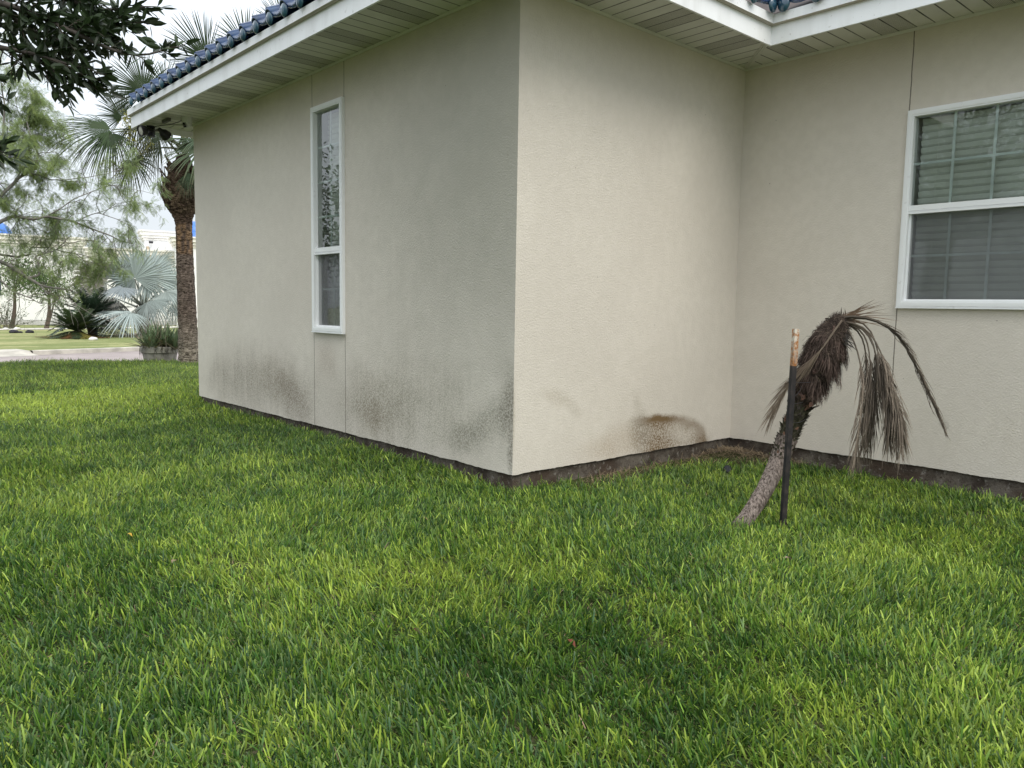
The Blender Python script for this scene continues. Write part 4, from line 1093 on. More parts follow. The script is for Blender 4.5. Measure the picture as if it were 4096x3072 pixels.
tie([(590, 655, 4.90), (585, 680, 4.88), (560, 712, 4.80), (530, 728, 4.775), (505, 738, 4.78), (494, 748, 4.80), (500, 765, 4.80), (515, 771, 4.775), (545, 773, 4.79), (600, 760, 4.92)], 'dark wire twisted in a knot behind the white strap', M_wire)
tie([(496, 876, 4.86), (503, 882, 4.79), (515, 890, 4.783), (545, 899, 4.80), (580, 896, 4.90), (610, 880, 4.945), (620, 870, 5.0)], 'lowest dark wire sagging across post and trunk', M_wire)
mb = MB(); P = smooth_path([P7(a, b, d) for a, b, d in [(505, 776, 4.768), (507, 764, 4.765), (516, 752, 4.763), (532, 741, 4.768)]], 10)
mb.strip(P, nz(fx*0.6+axis*0.4), 0.0035*np.ones(10)); mb.strip(P+AX_F*0.002, nz(fx*0.6+axis*0.4), 0.0035*np.ones(10))
tag(mb.build('plastic_strap', mat_plain('white_strap', (0.85, 0.85, 0.82), 0.4)), 'short white plastic strap tied round the black post', 'strap')

# black plastic cap lying in the inner corner
c = at(2912, 1806, 6.10); c[2] = GZ+0.055
cap = thing('drain_cap', c, 'black plastic cap lying on the straw in the inner corner', 'cap')
mb = MB(); prof = [(0.0, 0.016), (0.024, 0.016), (0.030, 0.012), (0.031, -0.015), (0.026, -0.017), (0.0, -0.013)]
th_ = np.arange(20)*2*math.pi/20
Rx = nz(np.array([0.6, -0.6, 0.45])); ux = nz(np.cross(Rx, UP)); vx = np.cross(Rx, ux)
V = np.concatenate([c + Rx*z + np.outer(r*np.cos(th_), ux) + np.outer(r*np.sin(th_), vx) for r, z in prof])
mb.add(V, [(i*20+j, i*20+(j+1) % 20, (i+1)*20+(j+1) % 20, (i+1)*20+j) for i in range(5) for j in range(20)])
mb.build('lid', mat_plain('black_plastic', (0.010, 0.012, 0.016), 0.6, 0.25), cap)

# ------------------------------------------------------------------ fixtures under the west eave
M_black = mat_plain('black_fixture', (0.014, 0.013, 0.016), 0.45, 0.4)
M_camw = mat_plain('camera_white', (0.62, 0.63, 0.60), 0.4, 0.4)
M_lens = mat_plain('lamp_lens', (0.42, 0.41, 0.36), 0.15, 0.6)
def oriented(mb, prof, c, axis, n=24, C=None):
    """lathe a profile of (radius, along) about an axis"""
    ax = nz(axis); u = nz(np.cross(ax, UP if abs(ax[2]) < 0.9 else np.array([1.0, 0, 0]))); v = np.cross(ax, u)
    th_ = np.arange(n)*2*math.pi/n; k = len(prof)
    V = np.concatenate([np.asarray(c)+ax*z+np.outer(r*np.cos(th_), u)+np.outer(r*np.sin(th_), v) for r, z in prof])
    mb.add(V, [(i*n+j, i*n+(j+1) % n, (i+1)*n+(j+1) % n, (i+1)*n+j) for i in range(k-1) for j in range(n)], C=C)
def on_soffit(px, py, z=None):
    d = ray(px, py); t = ((H if z is None else z)-CAM[2])/d[2]; return CAM+d*t
c = on_soffit(600, 505); c = np.array([c[0], c[1], H])
fl = thing('floodlight', c, 'black twin floodlight under the west corner of the eave', 'light')
mb = MB(); oriented(mb, [(0, 0.0), (0.055, 0.0), (0.055, -0.02), (0.045, -0.03), (0, -0.03)], c, UP)
mb.obox(c+[0, 0, -0.045], AX_R*0.052, AX_U*0.022, AX_F*0.03)
mb.build('base', M_black, fl)
mb = MB(); mb.obox(at(605, 535, 10.15), AX_R*0.030, AX_U*0.034, AX_F*0.03); mb.build('sensor', M_black, fl)
for (px, py, dirv, rr) in ((575, 522, nz(AX_R*-0.55+AX_F*-0.75+UP*-0.30), 0.062), (657, 536, nz(AX_R*0.4+AX_F*0.85+UP*-0.45), 0.062)):
    p = at(px, py, 10.05 if px < 600 else 10.15)
    mb = MB(); oriented(mb, [(0.0, -0.085), (0.022, -0.085), (0.028, -0.05), (0.052, -0.02), (rr, 0.03), (rr, 0.045), (rr-0.008, 0.045), (rr-0.010, 0.030)], p, dirv)
    mb.tube([p-dirv*0.07, (p-dirv*0.07)*0.5+c*0.5+np.array([0, 0, -0.03]), c+np.array([0, 0, -0.04])], 0.014, 8)
    h = mb.build('lamp_head', M_black, fl, smooth=False)
    mb = MB(); oriented(mb, [(rr-0.009, 0.032), (rr*0.5, 0.037), (0.0, 0.039)], p, dirv); mb.build('lens', M_lens, h, smooth=True)
c = on_soffit(747, 470); c[2] = H
cm = thing('security_camera', c, 'white turret security camera on the soffit by the wall corner', 'camera')
mb = MB(); oriented(mb, [(0, 0), (0.056, 0), (0.058, -0.012), (0.056, -0.055), (0.050, -0.062), (0, -0.062)], c, UP); mb.build('base', M_camw, cm, smooth=False)
bc = c+np.array([0, 0, -0.072]); look = nz(np.array([0.45, -0.85, -0.42]))
mb = MB(); oriented(mb, [(0.049*math.sin(a), -0.049*math.cos(a)) for a in np.linspace(0.05, 2.5, 14)], bc, look)
ball = mb.build('camera_ball', M_camw, cm, smooth=True)
u = nz(np.cross(look, UP)); v = np.cross(u, look)
mb = MB(); oriented(mb, [(0.0, 0.005), (0.012, 0.004), (0.013, 0)], bc+look*0.044+v*0.012, look, 16); mb.build('lens', M_black, ball)
mb = MB()
for sx in (-0.009, 0.009): oriented(mb, [(0.0, 0.006), (0.009, 0.005), (0.011, 0)], bc+look*0.041-v*0.018+u*sx, nz(look-v*0.3), 12)
mb.build('sensor_window', M_black, ball)
mb = MB(); P = smooth_path([c+[-0.05, 0, -0.012], c+[-0.35, -0.05, -0.03], c+[-0.65, -0.12, -0.012], c+[-0.85, -0.18, -0.02]], 16); mb.tube(P, 0.004, 6)
mb.build('cable', M_black, cm)
c = on_soffit(665, 476); c[2] = H
jb = thing('contact_box', c, 'small dark slim box screwed under the soffit between floodlight and camera', 'box')
mb = MB(); mb.box(c-[0.10, 0.018, 0.035], c+[0.10, 0.018, -0.001]); mb.box(c-[0.095, 0.021, 0.030], c+[0.095, 0.021, -0.008])
mb.build('cover', mat_plain('dark_box', (0.10, 0.095, 0.09), 0.5), jb)

# ------------------------------------------------------------------ fan palm at the corner of the lawn
PB = at(758, 1467, 16.7); PB[2] = GZ-0.05
fp = thing('fan_palm', PB, 'fan palm with shaggy crown boots growing beyond the west wall', 'palm')
tk = [(758, 1475, .215), (756, 1440, .195), (752, 1330, .180), (745, 1180, .168), (740, 1050, .158), (737, 960, .150), (735, 895, .150), (731, 862, .19), (727, 825, .30), (725, 785, .34), (728, 735, .31), (732, 670, .20), (734, 620, .10)]
tp2 = smooth_path([(*at(a, b, 16.7), r) for a, b, r in tk], 110); m2, n2 = 110, 30
mb = MB(); th = np.arange(n2)*2*math.pi/n2; V = []; C = []
zb = tp2[:, 2]
for i in range(m2):
    f = i/(m2-1); ring = 1+0.025*math.sin(i*2.2)+0.03*RNG.normal(0, 0.6, n2)
    rr = tp2[i, 3]*ring; V.append(tp2[i, :3]+np.stack([rr*np.cos(th), rr*np.sin(th), 0.012*RNG.normal(0, 1, n2)], 1))
    h = tp2[i, 2]
    base = np.array([0.30, 0.265, 0.22]) if h < 0.5 else (np.array([0.17, 0.135, 0.115]) if h < 2.05 else (np.array([0.30, 0.20, 0.125]) if h < 2.62 else np.array([0.15, 0.105, 0.08])))
    if 0.2 < h < 0.9: base = np.array([0.30, 0.265, 0.22])*(0.9-h)/0.7+np.array([0.17, 0.135, 0.115])*(h-0.2)/0.7
    cc = np.tile(base, (n2, 1))*RNG.uniform(0.6, 1.3, (n2, 1))
    if 2.05 < h < 2.62: cc = np.where((vnoise(th*1.5, np.full(n2, h*5), 1.4, 3) < 0.45)[:, None], np.array([0.13, 0.095, 0.075]), cc)
    C.append(cc)
ii, jj = np.meshgrid(np.arange(m2-1), np.arange(n2), indexing='ij'); ii = ii.ravel(); jj = jj.ravel(); kk = (jj+1) % n2
mb.add(np.concatenate(V), np.stack([ii*n2+jj, ii*n2+kk, (ii+1)*n2+kk, (ii+1)*n2+jj], 1), C=np.concatenate(C))
def t_ptrunk2():
    t = NT('fan_palm_trunk'); c = t.attr(); f = t.noise(3, 5, 0.7, mscale=(5, 5, 16), dist=0.5)
    c = t.mix(1.0, c, t.mix(t.ramp(f, 0.35, 0.62), (0.35, 0.32, 0.3), (1.3, 1.28, 1.25)), 'MULTIPLY'); t.bump(f, 1.0, 0.04); return t.base(c, 0.95, 0.1)
for k in range(150):                                    # old cross-hatched leaf bases of the bulge
    f = 0.60+0.33*k/150; i = int(f*(m2-1)); p = tp2[i]; a = k*2.39996
    o = np.array([math.cos(a), math.sin(a), 0]); s_ = np.array([-math.sin(a), math.cos(a), 0])*(1 if k % 2 else -1)
    L = RNG.uniform(0.16, 0.30); b = p[:3]+o*p[3]*0.97
    q = np.linspace(0, 1, 4); pts = b+np.outer(q*L, nz(UP*0.9+s_*0.55+o*RNG.uniform(0.0, 0.35)))+np.outer(np.sin(q*2)*0.02, o)
    mb.strip(pts, nz(s_-UP*0.4), RNG.uniform(0.025, 0.045)*np.array([1.2, 1, 0.9, 0.7]), C=np.array([0.17, 0.125, 0.09])*RNG.uniform(0.35, 1.35), fold=o*0.5)
for k in range(420):
    f = RNG.uniform(0.05, 0.92); i = int(f*(m2-1)); p = tp2[i]; a = RNG.uniform(0, 6.28); o = np.array([math.cos(a), math.sin(a), 0]); s_ = np.array([-math.sin(a), math.cos(a), 0])
    b = p[:3]+o*p[3]*0.98; L = RNG.uniform(0.02, 0.05)
    mb.strip([b, b+o*L*0.6+UP*L*0.4], s_, [RNG.uniform(0.01, 0.03), 0.004], C=np.array([0.15, 0.115, 0.09])*RNG.uniform(0.4, 1.3))
mb.build('trunk', t_ptrunk2(), fp, colors=True)
M_fan = mat_leaf('fan_palm_leaf', 0.22, 0.5, 0.22)
crown = at(734, 600, 16.7)
PG = np.array([0.036, 0.060, 0.022])
def fan_frond(hub, axis, normal, Rl, parent, mat, origin, C=PG, nseg=46, spread=2.05, droop=0.3, pet=0.022, fuse=0.42, cup=0.3, tipc=(0.11, 0.105, 0.06), petc=(0.10, 0.105, 0.05), sag=0.12):
    hub = np.asarray(hub, float); o = np.asarray(origin, float); mb = MB()
    q = np.linspace(0, 1, 8); L = np.linalg.norm(hub-o); pts = o+np.outer(q, hub-o)+np.outer(np.sin(q*math.pi)*sag*L, UP)
    mb.tube(pts, pet*(1-0.55*q), 6, C=np.tile(np.array(petc), (8, 1)))
    ax = np.asarray(axis, float)
    fan_leaf(mb, hub, ax, normal, Rl, nseg, spread, fuse, droop, C, 0.22, cup, 1.0, tipc)
    return mb.build('frond', mat, parent, colors=True)
toC = -AX_F
FD = 16.7
def ff(px, py, dd, tx, ty, td, nrm, Rl, **k):
    k.setdefault('fuse', 0.36)
    """hub at (px,py) at distance FD+dd, axis towards (tx,ty) at FD+td"""
    h = at(px, py, FD+dd); fan_frond(h, at(tx, ty, FD+td)-h, nrm, Rl, fp, M_fan, crown+RNG.normal(0, 0.05, 3), **k)
ff(445, 520, -0.4, 250, 500, -0.6, UP*0.5+toC*0.8, 1.12, droop=0.38, spread=1.5, cup=0.2, nseg=64, C=PG*1.1)
ff(450, 530, -0.5, 380, 640, -0.8, UP*0.3+toC*0.9, 0.80, droop=0.5, spread=1.5, cup=0.3, nseg=54, C=PG*0.75)
ff(525, 640, -0.5, 520, 760, -0.7, toC*0.8+AX_R*-0.4+UP*0.3, 0.66, droop=0.3, C=PG*0.7, spread=1.9, nseg=54)
ff(490, 470, 0.5, 400, 370, 0.7, toC*0.5+AX_R*-0.6+UP*0.4, 0.68, droop=0.12, spread=1.5, C=PG*1.1)
ff(575, 365, 0.2, 480, 275, 0.3, toC*0.8+AX_R*-0.4+UP*0.3, 0.86, droop=0.10, spread=1.55)
ff(660, 345, 0.7, 665, 240, 0.9, toC*0.9+UP*0.2, 0.70, droop=0.08, spread=1.5, C=PG*1.15)
ff(830, 235, 0.3, 725, 120, 0.3, toC*0.9+AX_R*-0.3, 0.98, droop=0.05, spread=1.15, C=PG*1.05)
ff(895, 225, 0.9, 900, 120, 1.1, toC*0.8+AX_R*0.3, 0.62, droop=0.25, spread=1.2, C=PG*1.2)
ff(985, 190, 0.2, 1000, 40, 0.3, toC*0.9+AX_R*0.2, 0.88, droop=0.06, spread=1.35)
ff(1140, 120, 0.2, 1135, 0, 0.2, toC*0.9+AX_R*0.3, 0.78, droop=0.06, spread=1.3)
ff(808, 600, -0.55, 690, 640, -0.9, toC*0.85+UP*0.35, 0.76, droop=0.36, spread=2.0, C=np.array([0.075, 0.11, 0.055]))
ff(800, 560, -0.2, 690, 545, -0.5, UP*0.8+toC*0.5, 0.80, droop=0.25, spread=1.7, C=np.array([0.065, 0.10, 0.05]))
ff(755, 690, -0.75, 745, 800, -0.9, toC*0.9+AX_R*0.15, 0.42, droop=0.3, spread=0.9, C=np.array([0.05, 0.08, 0.04]))
ff(560, 490, -0.1, 470, 520, -0.1, UP*0.8+toC*0.3, 0.7, droop=0.9, spread=1.9, C=PG*0.75)
ff(640, 560, 0.5, 560, 590, 0.8, UP*0.4+toC*0.6, 0.75, droop=0.7, spread=1.8, C=PG*0.6)
ff(620, 520, -0.3, 555, 600, -0.3, UP*0.4+toC*0.8, 0.55, droop=0.7, spread=1.6, C=PG*0.65)
ff(900, 480, -0.3, 990, 430, -0.4, UP*0.8+toC*0.3, 1.0, droop=0.4)
ff(930, 640, 0.3, 1010, 700, 0.3, UP*0.6+toC*0.3, 1.0, droop=0.5)
ff(700, 430, 1.2, 690, 330, 1.9, UP*0.6+toC*-0.6, 0.9, droop=0.4)
ff(830, 520, 1.2, 900, 480, 2.0, UP*0.6+toC*-0.6, 1.0, droop=0.4)
mb = MB()                                               # yellowish flower sprays hanging in the crown
for (px, py, n) in ((505, 470, 26), (520, 545, 22), (600, 570, 26), (470, 655, 20), (550, 600, 14)):
    c0 = at(px, py, FD-0.35)
    for _ in range(n):
        v = nz(RNG.normal(0, 1, 3)-UP*0.5); L = RNG.uniform(0.05, 0.2); q = np.linspace(0, 1, 4)
        pts = c0+RNG.normal(0, 0.05, 3)+np.outer(q*L, v)-np.outer(q*q*L*0.4, UP); mb.tube(pts, 0.004, 4, C=np.array([0.24, 0.23, 0.055])*RNG.uniform(0.6, 1.2))
        for t in (1, 2, 3):
            b = pts[t]; leaf_cards(mb, np.tile(b, (4, 1)), RNG.normal(0, 1, (4, 3)), 0.03, 0.007, np.tile(np.array([0.30, 0.30, 0.07])*RNG.uniform(0.6, 1.2), (4, 1)))
mb.build('flower_stalk', M_fan, fp, colors=True)

# ------------------------------------------------------------------ concrete planter and its plants
pc = at(640, 1420, 17.7); PX, PY = pc[0], pc[1]; PZ = FZ-0.085
zt = at(640, 1384, 17.7)[2]
pl = thing('planter', (PX, PY, PZ), 'round tapered concrete planter at the rim of the lawn', 'planter')
t = NT('planter_concrete')
cc = t.mix(t.ramp(t.noise(4, 5), 0.35, 0.65), (0.30, 0.285, 0.25), (0.43, 0.41, 0.36)); cc = t.mix(t.ramp(t.noise(1, 5, 0.6, mscale=(9, 9, 1.3)), 0.5, 0.7, 0, 0.6), cc, (0.17, 0.165, 0.14))
t.bump(t.noise(20, 4), 0.3, 0.02); t.base(cc, 0.95, 0.1)
mb = MB(); hgt = zt-PZ
prof = [(0.0, 0.0), (0.255, 0.0), (0.262, 0.03), (0.335, hgt-0.14), (0.342, hgt-0.13), (0.362, hgt-0.125), (0.372, hgt-0.02), (0.365, hgt), (0.33, hgt), (0.32, hgt-0.06), (0.0, hgt-0.05)]
n = 48; th_ = np.arange(n)*2*math.pi/n; V = []
for r, z in prof:
    rib = np.where((np.arange(n) % 6 == 0) & (r > 0.2) & (z < hgt-0.13), -0.008, 0)
    V.append(np.stack([PX+(r+rib)*np.cos(th_), PY+(r+rib)*np.sin(th_), np.full(n, PZ+z)], 1))
mb.add(np.concatenate(V), [(i*n+j, i*n+(j+1) % n, (i+1)*n+(j+1) % n, (i+1)*n+j) for i in range(len(prof)-1) for j in range(n)])
mb.build('pot', t.m, pl)
al = thing('aloe_clump', (PX, PY, zt-0.05), 'clump of green aloe rosettes overflowing the concrete planter', 'plant')
M_aloe = mat_leaf('aloe_leaf', 0.12, 0.4, 0.4)
mb = MB()
heads = [(0, 0, 0.10), (-0.25, 0.05, 0.04), (0.24, 0.05, 0.05), (0.05, -0.22, 0.05), (-0.12, 0.22, 0.04), (0.2, -0.2, 0.0), (-0.25, -0.18, 0.0), (0.1, 0.25, 0.02), (-0.05, -0.05, 0.14), (0.32, 0.2, 0)]
for hx, hy, hz in heads:
    b0 = np.array([PX+hx, PY+hy, zt-0.05+hz])
    for k in range(22):
        a = k*2.39996+hx*9; e = 0.25+1.15*(k/22); o = np.array([math.cos(a), math.sin(a), 0])+np.array([hx, hy, 0])*0.9
        L = RNG.uniform(0.32, 0.56)*(1.0 if k > 6 else 1.1); d = nz(nz(o)*math.cos(e)+UP*math.sin(e)); q = np.linspace(0, 1, 6)
        pts = b0+np.outer(q*L, d)+np.outer(-q*q*L*RNG.uniform(-0.1, 0.3)*(1.3-e), UP); s_ = nz(np.cross(d, UP))
        col_ = np.array([0.165, 0.225, 0.120])*RNG.uniform(0.55, 1.3)
        if k < 6: col_ = np.array([0.25, 0.235, 0.12])*RNG.uniform(0.5, 1.2)
        mb.strip(pts, s_, 0.029*np.array([1.0, 1.05, 0.9, 0.65, 0.36, 0.03]), C=col_, fold=nz(np.cross(s_, d))*-0.45)
mb.build('leaf', M_aloe, al, colors=True)
mb = MB()
for k in range(34):                                     # dry flower stalks
    b = np.array([PX+RNG.normal(0, 0.16), PY+RNG.normal(0, 0.16), zt]); L = RNG.uniform(0.3, 0.75); q = np.linspace(0, 1, 6)
    pts = b+np.outer(q*L, nz(UP+RNG.normal(0, 0.22, 3)))+np.outer(np.sin(q*RNG.uniform(1, 4))*0.05, RNG.normal(0, 1, 3)); mb.tube(pts, 0.0045*(1-0.5*q), 4, C=np.array([0.33, 0.27, 0.20])*RNG.uniform(0.6, 1.2))
mb.build('flower_stalk', M_aloe, al, colors=True)
mb = MB()
for k in range(60):                                     # dark roots and dead leaves over the rim
    a = RNG.uniform(0, 6.28); o = np.array([math.cos(a), math.sin(a), 0]); b = np.array([PX, PY, zt+0.01])+o*RNG.uniform(0.3, 0.36); L = RNG.uniform(0.06, 0.20)*(2.0 if RNG.random() < 0.15 else 1)
    q = np.linspace(0, 1, 7); pts = b+np.outer(np.minimum(q*3, 1)*0.045, o)-np.outer(q*L-0.02*np.sin(np.minimum(q*3, 1)*3), UP)+np.outer(np.sin(q*9)*0.012, np.array([-o[1], o[0], 0]))
    mb.tube(pts, RNG.uniform(0.003, 0.008)*(1-0.6*q), 4, C=np.array([0.055, 0.045, 0.035])*RNG.uniform(0.6, 2))
mb.build('root', M_aloe, al, colors=True)

# ------------------------------------------------------------------ silver fan palm across the street
SD = 35.0
sb = at(572, 1312, SD); sb[2] = FZ
sp = thing('silver_palm', sb, 'silvery blue fan palm in front of the white building', 'palm')
M_silver = mat_leaf('silver_leaf', 0.12, 0.5, 0.35)
SC = np.array([0.33, 0.385, 0.37])
so0 = at(572, 1235, SD)
mb = MB(); P = smooth_path([sb, (sb+so0)/2, so0], 10); mb.tube(P, np.linspace(0.24, 0.20, 10), 14, C=np.tile([0.2, 0.155, 0.12], (10, 1)), jit=0.1)
for k in range(50):
    a = k*2.4; o = np.array([math.cos(a), math.sin(a), 0]); b = sb+(so0-sb)*(0.2+0.8*k/50)+o*0.2; mb.strip([b, b+o*0.12+UP*0.22], np.array([-o[1], o[0], 0]), [0.06, 0.03], C=np.array([0.24, 0.19, 0.16])*RNG.uniform(0.5, 1.3))
mb.build('trunk', M_fib, sp, colors=True)
def sf(px, py, dd, tx, ty, td, nrm, Rl, **k):
    h = at(px, py, SD+dd); k.setdefault('C', SC); fan_frond(h, at(tx, ty, SD+td)-h, nrm, Rl, sp, M_silver, so0+RNG.normal(0, 0.08, 3), tipc=(0.26, 0.27, 0.21), petc=(0.30, 0.32, 0.29), pet=0.05, sag=0.0, **k)
sf(539, 1115, -0.9, 505, 1050, -0.9, toC*0.9+UP*0.2+AX_R*-0.3, 1.3, nseg=44, spread=2.7, droop=0.06, fuse=0.55, cup=0.2)
sf(584, 1104, -0.9, 640, 1075, -0.9, toC*0.9+AX_R*0.4, 1.3, nseg=44, spread=2.6, droop=0.06, fuse=0.55, cup=0.2)
sf(600, 1090, 0.4, 615, 1030, 0.6, toC*0.8+UP*0.4, 1.0, nseg=40, spread=2.2, droop=0.05, fuse=0.5)
sf(545, 1085, 0.4, 530, 1030, 0.6, toC*0.8+UP*0.4, 1.0, nseg=40, spread=2.2, droop=0.05, fuse=0.5, C=SC*0.85)
sf(485, 1120, -0.4, 440, 1080, -0.4, toC*0.7+AX_R*-0.6+UP*0.2, 1.0, nseg=40, spread=2.3, droop=0.12, fuse=0.5, C=SC*0.62)
sf(490, 1150, -1.1, 455, 1170, -1.4, toC*0.5+UP*0.7, 0.9, nseg=36, spread=2.2, droop=0.4, fuse=0.55, C=np.array([0.22, 0.25, 0.26]))
sf(660, 1135, -0.5, 705, 1090, -0.5, toC*0.8+AX_R*0.5, 1.0, nseg=40, spread=2.4, droop=0.12, fuse=0.5)
sf(664, 1165, -0.9, 720, 1170, -1.2, UP*0.7+toC*0.5, 1.0, nseg=40, spread=2.4, droop=0.5, fuse=0.6, C=np.array([0.27, 0.31, 0.29]))
sf(528, 1247, -1.6, 390, 1252, -2.2, UP*0.8+toC*0.5, 1.75, nseg=34, spread=1.3, droop=0.28, fuse=0.3, C=SC*1.05)
sf(525, 1252, -1.9, 500, 1330, -2.4, toC*0.9+UP*0.3, 0.95, nseg=34, spread=1.5, droop=0.3, fuse=0.35, C=SC)
sf(612, 1200, -1.4, 640, 1290, -1.8, toC*0.9+AX_R*0.3, 1.15, nseg=34, spread=1.5, droop=0.4, fuse=0.4, C=SC*0.75)
sf(588, 1212, -1.4, 580, 1300, -1.7, toC*0.9, 0.9, nseg=30, spread=1.2, droop=0.4, fuse=0.4, C=SC*0.7)
sf(690, 1215, -0.2, 740, 1225, -0.2, UP*0.5+toC*0.7, 0.9, nseg=34, spread=2.0, droop=0.3, C=SC*0.85)
sf(455, 1190, 0.5, 425, 1290, 0.4, toC*0.9+AX_R*-0.2, 1.3, nseg=34, spread=1.2, droop=0.35, fuse=0.5, C=np.array([0.17, 0.165, 0.155]))
sf(420, 1130, 0.6, 360, 1095, 0.6, UP*0.4+toC*0.8, 1.35, nseg=40, spread=1.7, droop=0.75, fuse=0.75, C=np.array([0.235, 0.215, 0.19]))
sf(640, 1060, 1.2, 700, 1010, 1.6, UP*0.6-toC*0.5, 1.0, nseg=36)
mb = MB()
for k in range(40):
    b = so0+RNG.normal(0, 0.2, 3)-UP*0.2; v = nz(RNG.normal(0, 1, 3)-UP*0.6); q = np.linspace(0, 1, 4); L = RNG.uniform(0.3, 0.9)
    mb.strip(b+np.outer(q*L, v)-np.outer(q*q*L*0.5, UP), nz(np.cross(v, UP)), 0.02*np.array([1, 1, .7, .1]), C=np.array([0.22, 0.19, 0.16])*RNG.uniform(0.4, 1.2))
mb.build('dead_leaf', M_silver, sp, colors=True)

# ------------------------------------------------------------------ sago palms
M_sago = mat_leaf('sago_leaf', 0.15, 0.4, 0.4)
def sago(px, py, dist, Lf, n, label, C0, brown=0.0, tall=0.25):
    b = at(px, py, dist); b[2] = FZ+0.02
    r = thing('sago_palm', b, label, 'cycad', 'sago palms on the verge')
    mb = MB(); mb.tube([b-[0, 0, .05], b+UP*tall*0.5, b+UP*tall], [0.17, 0.2, 0.14], 12, C=np.tile([0.08, 0.06, 0.045], (3, 1)), jit=0.2); mb.build('trunk', M_fib, r, colors=True)
    top = b+UP*tall
    for k in range(n):
        a = k*2.39996; e = math.asin(min(1, 0.02+0.92*(k/n)**0.8)) - (0.35 if k < n*0.3 else 0)
        d = np.array([math.cos(a)*math.cos(e), math.sin(a)*math.cos(e), math.sin(e)]); L = Lf*RNG.uniform(0.85, 1.1)
        q = np.linspace(0, 1, 9); pts = top+np.outer(q*L, d)-np.outer(q*q*L*RNG.uniform(0.22, 0.42)*math.cos(e), UP)
        pts[:, 2] = np.maximum(pts[:, 2], FZ+0.06)
        c = C0*RNG.uniform(0.6, 1.35)
        if k < n*brown: c = np.array([0.23, 0.12, 0.055])*RNG.uniform(0.7, 1.2) if k % 2 else np.array([0.30, 0.26, 0.07])
        mb = MB(); pinnate(mb, pts, 38, 0.23*Lf/1.2, nz(np.cross(d, UP)+1e-4), 0.016, 1.1, c, 0.25, 0.08, (0.6, 1.0, 0.35), 0.12, 0.012, None, 0.06)
        mb.build('frond', M_sago, r, colors=True)
sago(305, 1347, 32.5, 1.3, 46, 'dark green sago palm with some browned lower fronds, front one of the two', np.array([0.045, 0.070, 0.026]), 0.18)
sago(372, 1335, 34.2, 1.6, 46, 'darker taller sago palm close behind the silver palm leaves', np.array([0.022, 0.042, 0.022]), 0.0, 0.75)

# ------------------------------------------------------------------ white building across the street
BDs = 50.0
bdir = nz(at(700, 1293, BDs)-at(0, 1293, BDs)); bdir[2] = 0; bdir = nz(bdir); bn = np.array([bdir[1], -bdir[0], 0])     # along the front; towards the viewer
if bn @ (CAM-at(300, 1293, BDs)) < 0: bn = -bn
M_bld = mat_plain('white_stucco', (0.80, 0.79, 0.77), 0.85, 0.2, 0.05, 0.6)
M_corn = mat_plain('cornice_white', (0.80, 0.77, 0.71), 0.8, 0.2, 0.06, 1.2)
M_dome = mat_plain('blue_dome', (0.05, 0.17, 0.55), 0.35, 0.5, 0.1, 2)
B0 = at(0, 1293, BDs); B0[2] = FZ
bld = thing('white_building', B0, 'long white building with stepped parapets and small blue domes', 'building')
def bp(u, o, z): return B0 + bdir*u + bn*o + UP*(z-FZ)
def block(name, u0, u1, o0, o1, z0, z1, mat=M_bld, parent=bld):
    mb = MB(); V = [bp(u0, o0, z0), bp(u1, o0, z0), bp(u1, o1, z0), bp(u0, o1, z0), bp(u0, o0, z1), bp(u1, o0, z1), bp(u1, o1, z1), bp(u0, o1, z1)]
    mb.add(V, [(0, 3, 2, 1), (4, 5, 6, 7), (0, 1, 5, 4), (1, 2, 6, 5), (2, 3, 7, 6), (3, 0, 4, 7)]); return mb.build(name, mat, parent)
def cornice(u0, u1, o, z, parent):
    mb = MB()
    for k, (dz, h, pr) in enumerate(((-0.52, 0.10, 0.08), (-0.40, 0.16, 0.16), (-0.23, 0.20, 0.26), (-0.02, 0.09, 0.34))):
        V = [bp(u, oo, zz) for zz in (z+dz, z+dz+h) for u, oo in ((u0-pr, o-2.0), (u1+pr, o-2.0), (u1+pr, o+pr), (u0-pr, o+pr))]
        mb.add(V, [(0, 3, 2, 1), (4, 5, 6, 7), (0, 1, 5, 4), (1, 2, 6, 5), (2, 3, 7, 6), (3, 0, 4, 7)])
    return mb.build('cornice', M_corn, parent)
uof = lambda px, py=1100: float((at(px, py, BDs)-B0) @ bdir)
w1 = block('wall', uof(-900), uof(330), -8, 0, FZ-0.3, 4.50); cornice(uof(-900), uof(330), 0, 4.50, w1)
w2 = block('wall', uof(330)+0.02, uof(694), -6, 0.30, FZ-0.3, 3.98); cornice(uof(330)+0.4, uof(694), 0.30, 3.98, w2)
w3 = block('wall', uof(606), uof(960), -14, -5.5, FZ-0.3, 5.55); cornice(uof(606), uof(960), -5.5, 5.55, w3)
w4 = block('wall', uof(694)+0.02, uof(1000), -5.4, 1.4, FZ-0.3, 4.75); cornice(uof(700), uof(1000), 1.4, 4.75, w4)
mb = MB(); V = [bp(uof(-900), 0.03, FZ+0.30), bp(uof(694), 0.03, FZ+0.30)]
for u0, u1, o in ((uof(-900), uof(330), 0.0), (uof(330), uof(694), 0.30)):
    mb.add([bp(u0, o+0.03, z) for z in (FZ, FZ+0.28)]+[bp(u1, o+0.03, z) for z in (FZ+0.28, FZ)], [(0, 1, 2, 3)])
mb.build('base_band', mat_plain('grey_base_band', (0.50, 0.49, 0.47), 0.9), bld)
def dome(px, py, r, o):
    u = uof(px); z = at(px, py, BDs)[2]
    mb = MB(); pr = [(r*math.cos(a), r*math.sin(a)) for a in np.linspace(0, math.pi/2-0.02, 12)]
    mb.lathe([(r*1.05, -0.9), (r*1.05, -0.02), (r, 0)]+pr, 28, bp(u, o, z)); return mb.build('dome', M_dome, bld, smooth=True)
dome(-38, 938, 0.95, -2.0); dome(812, 925, 0.85, -3.0)
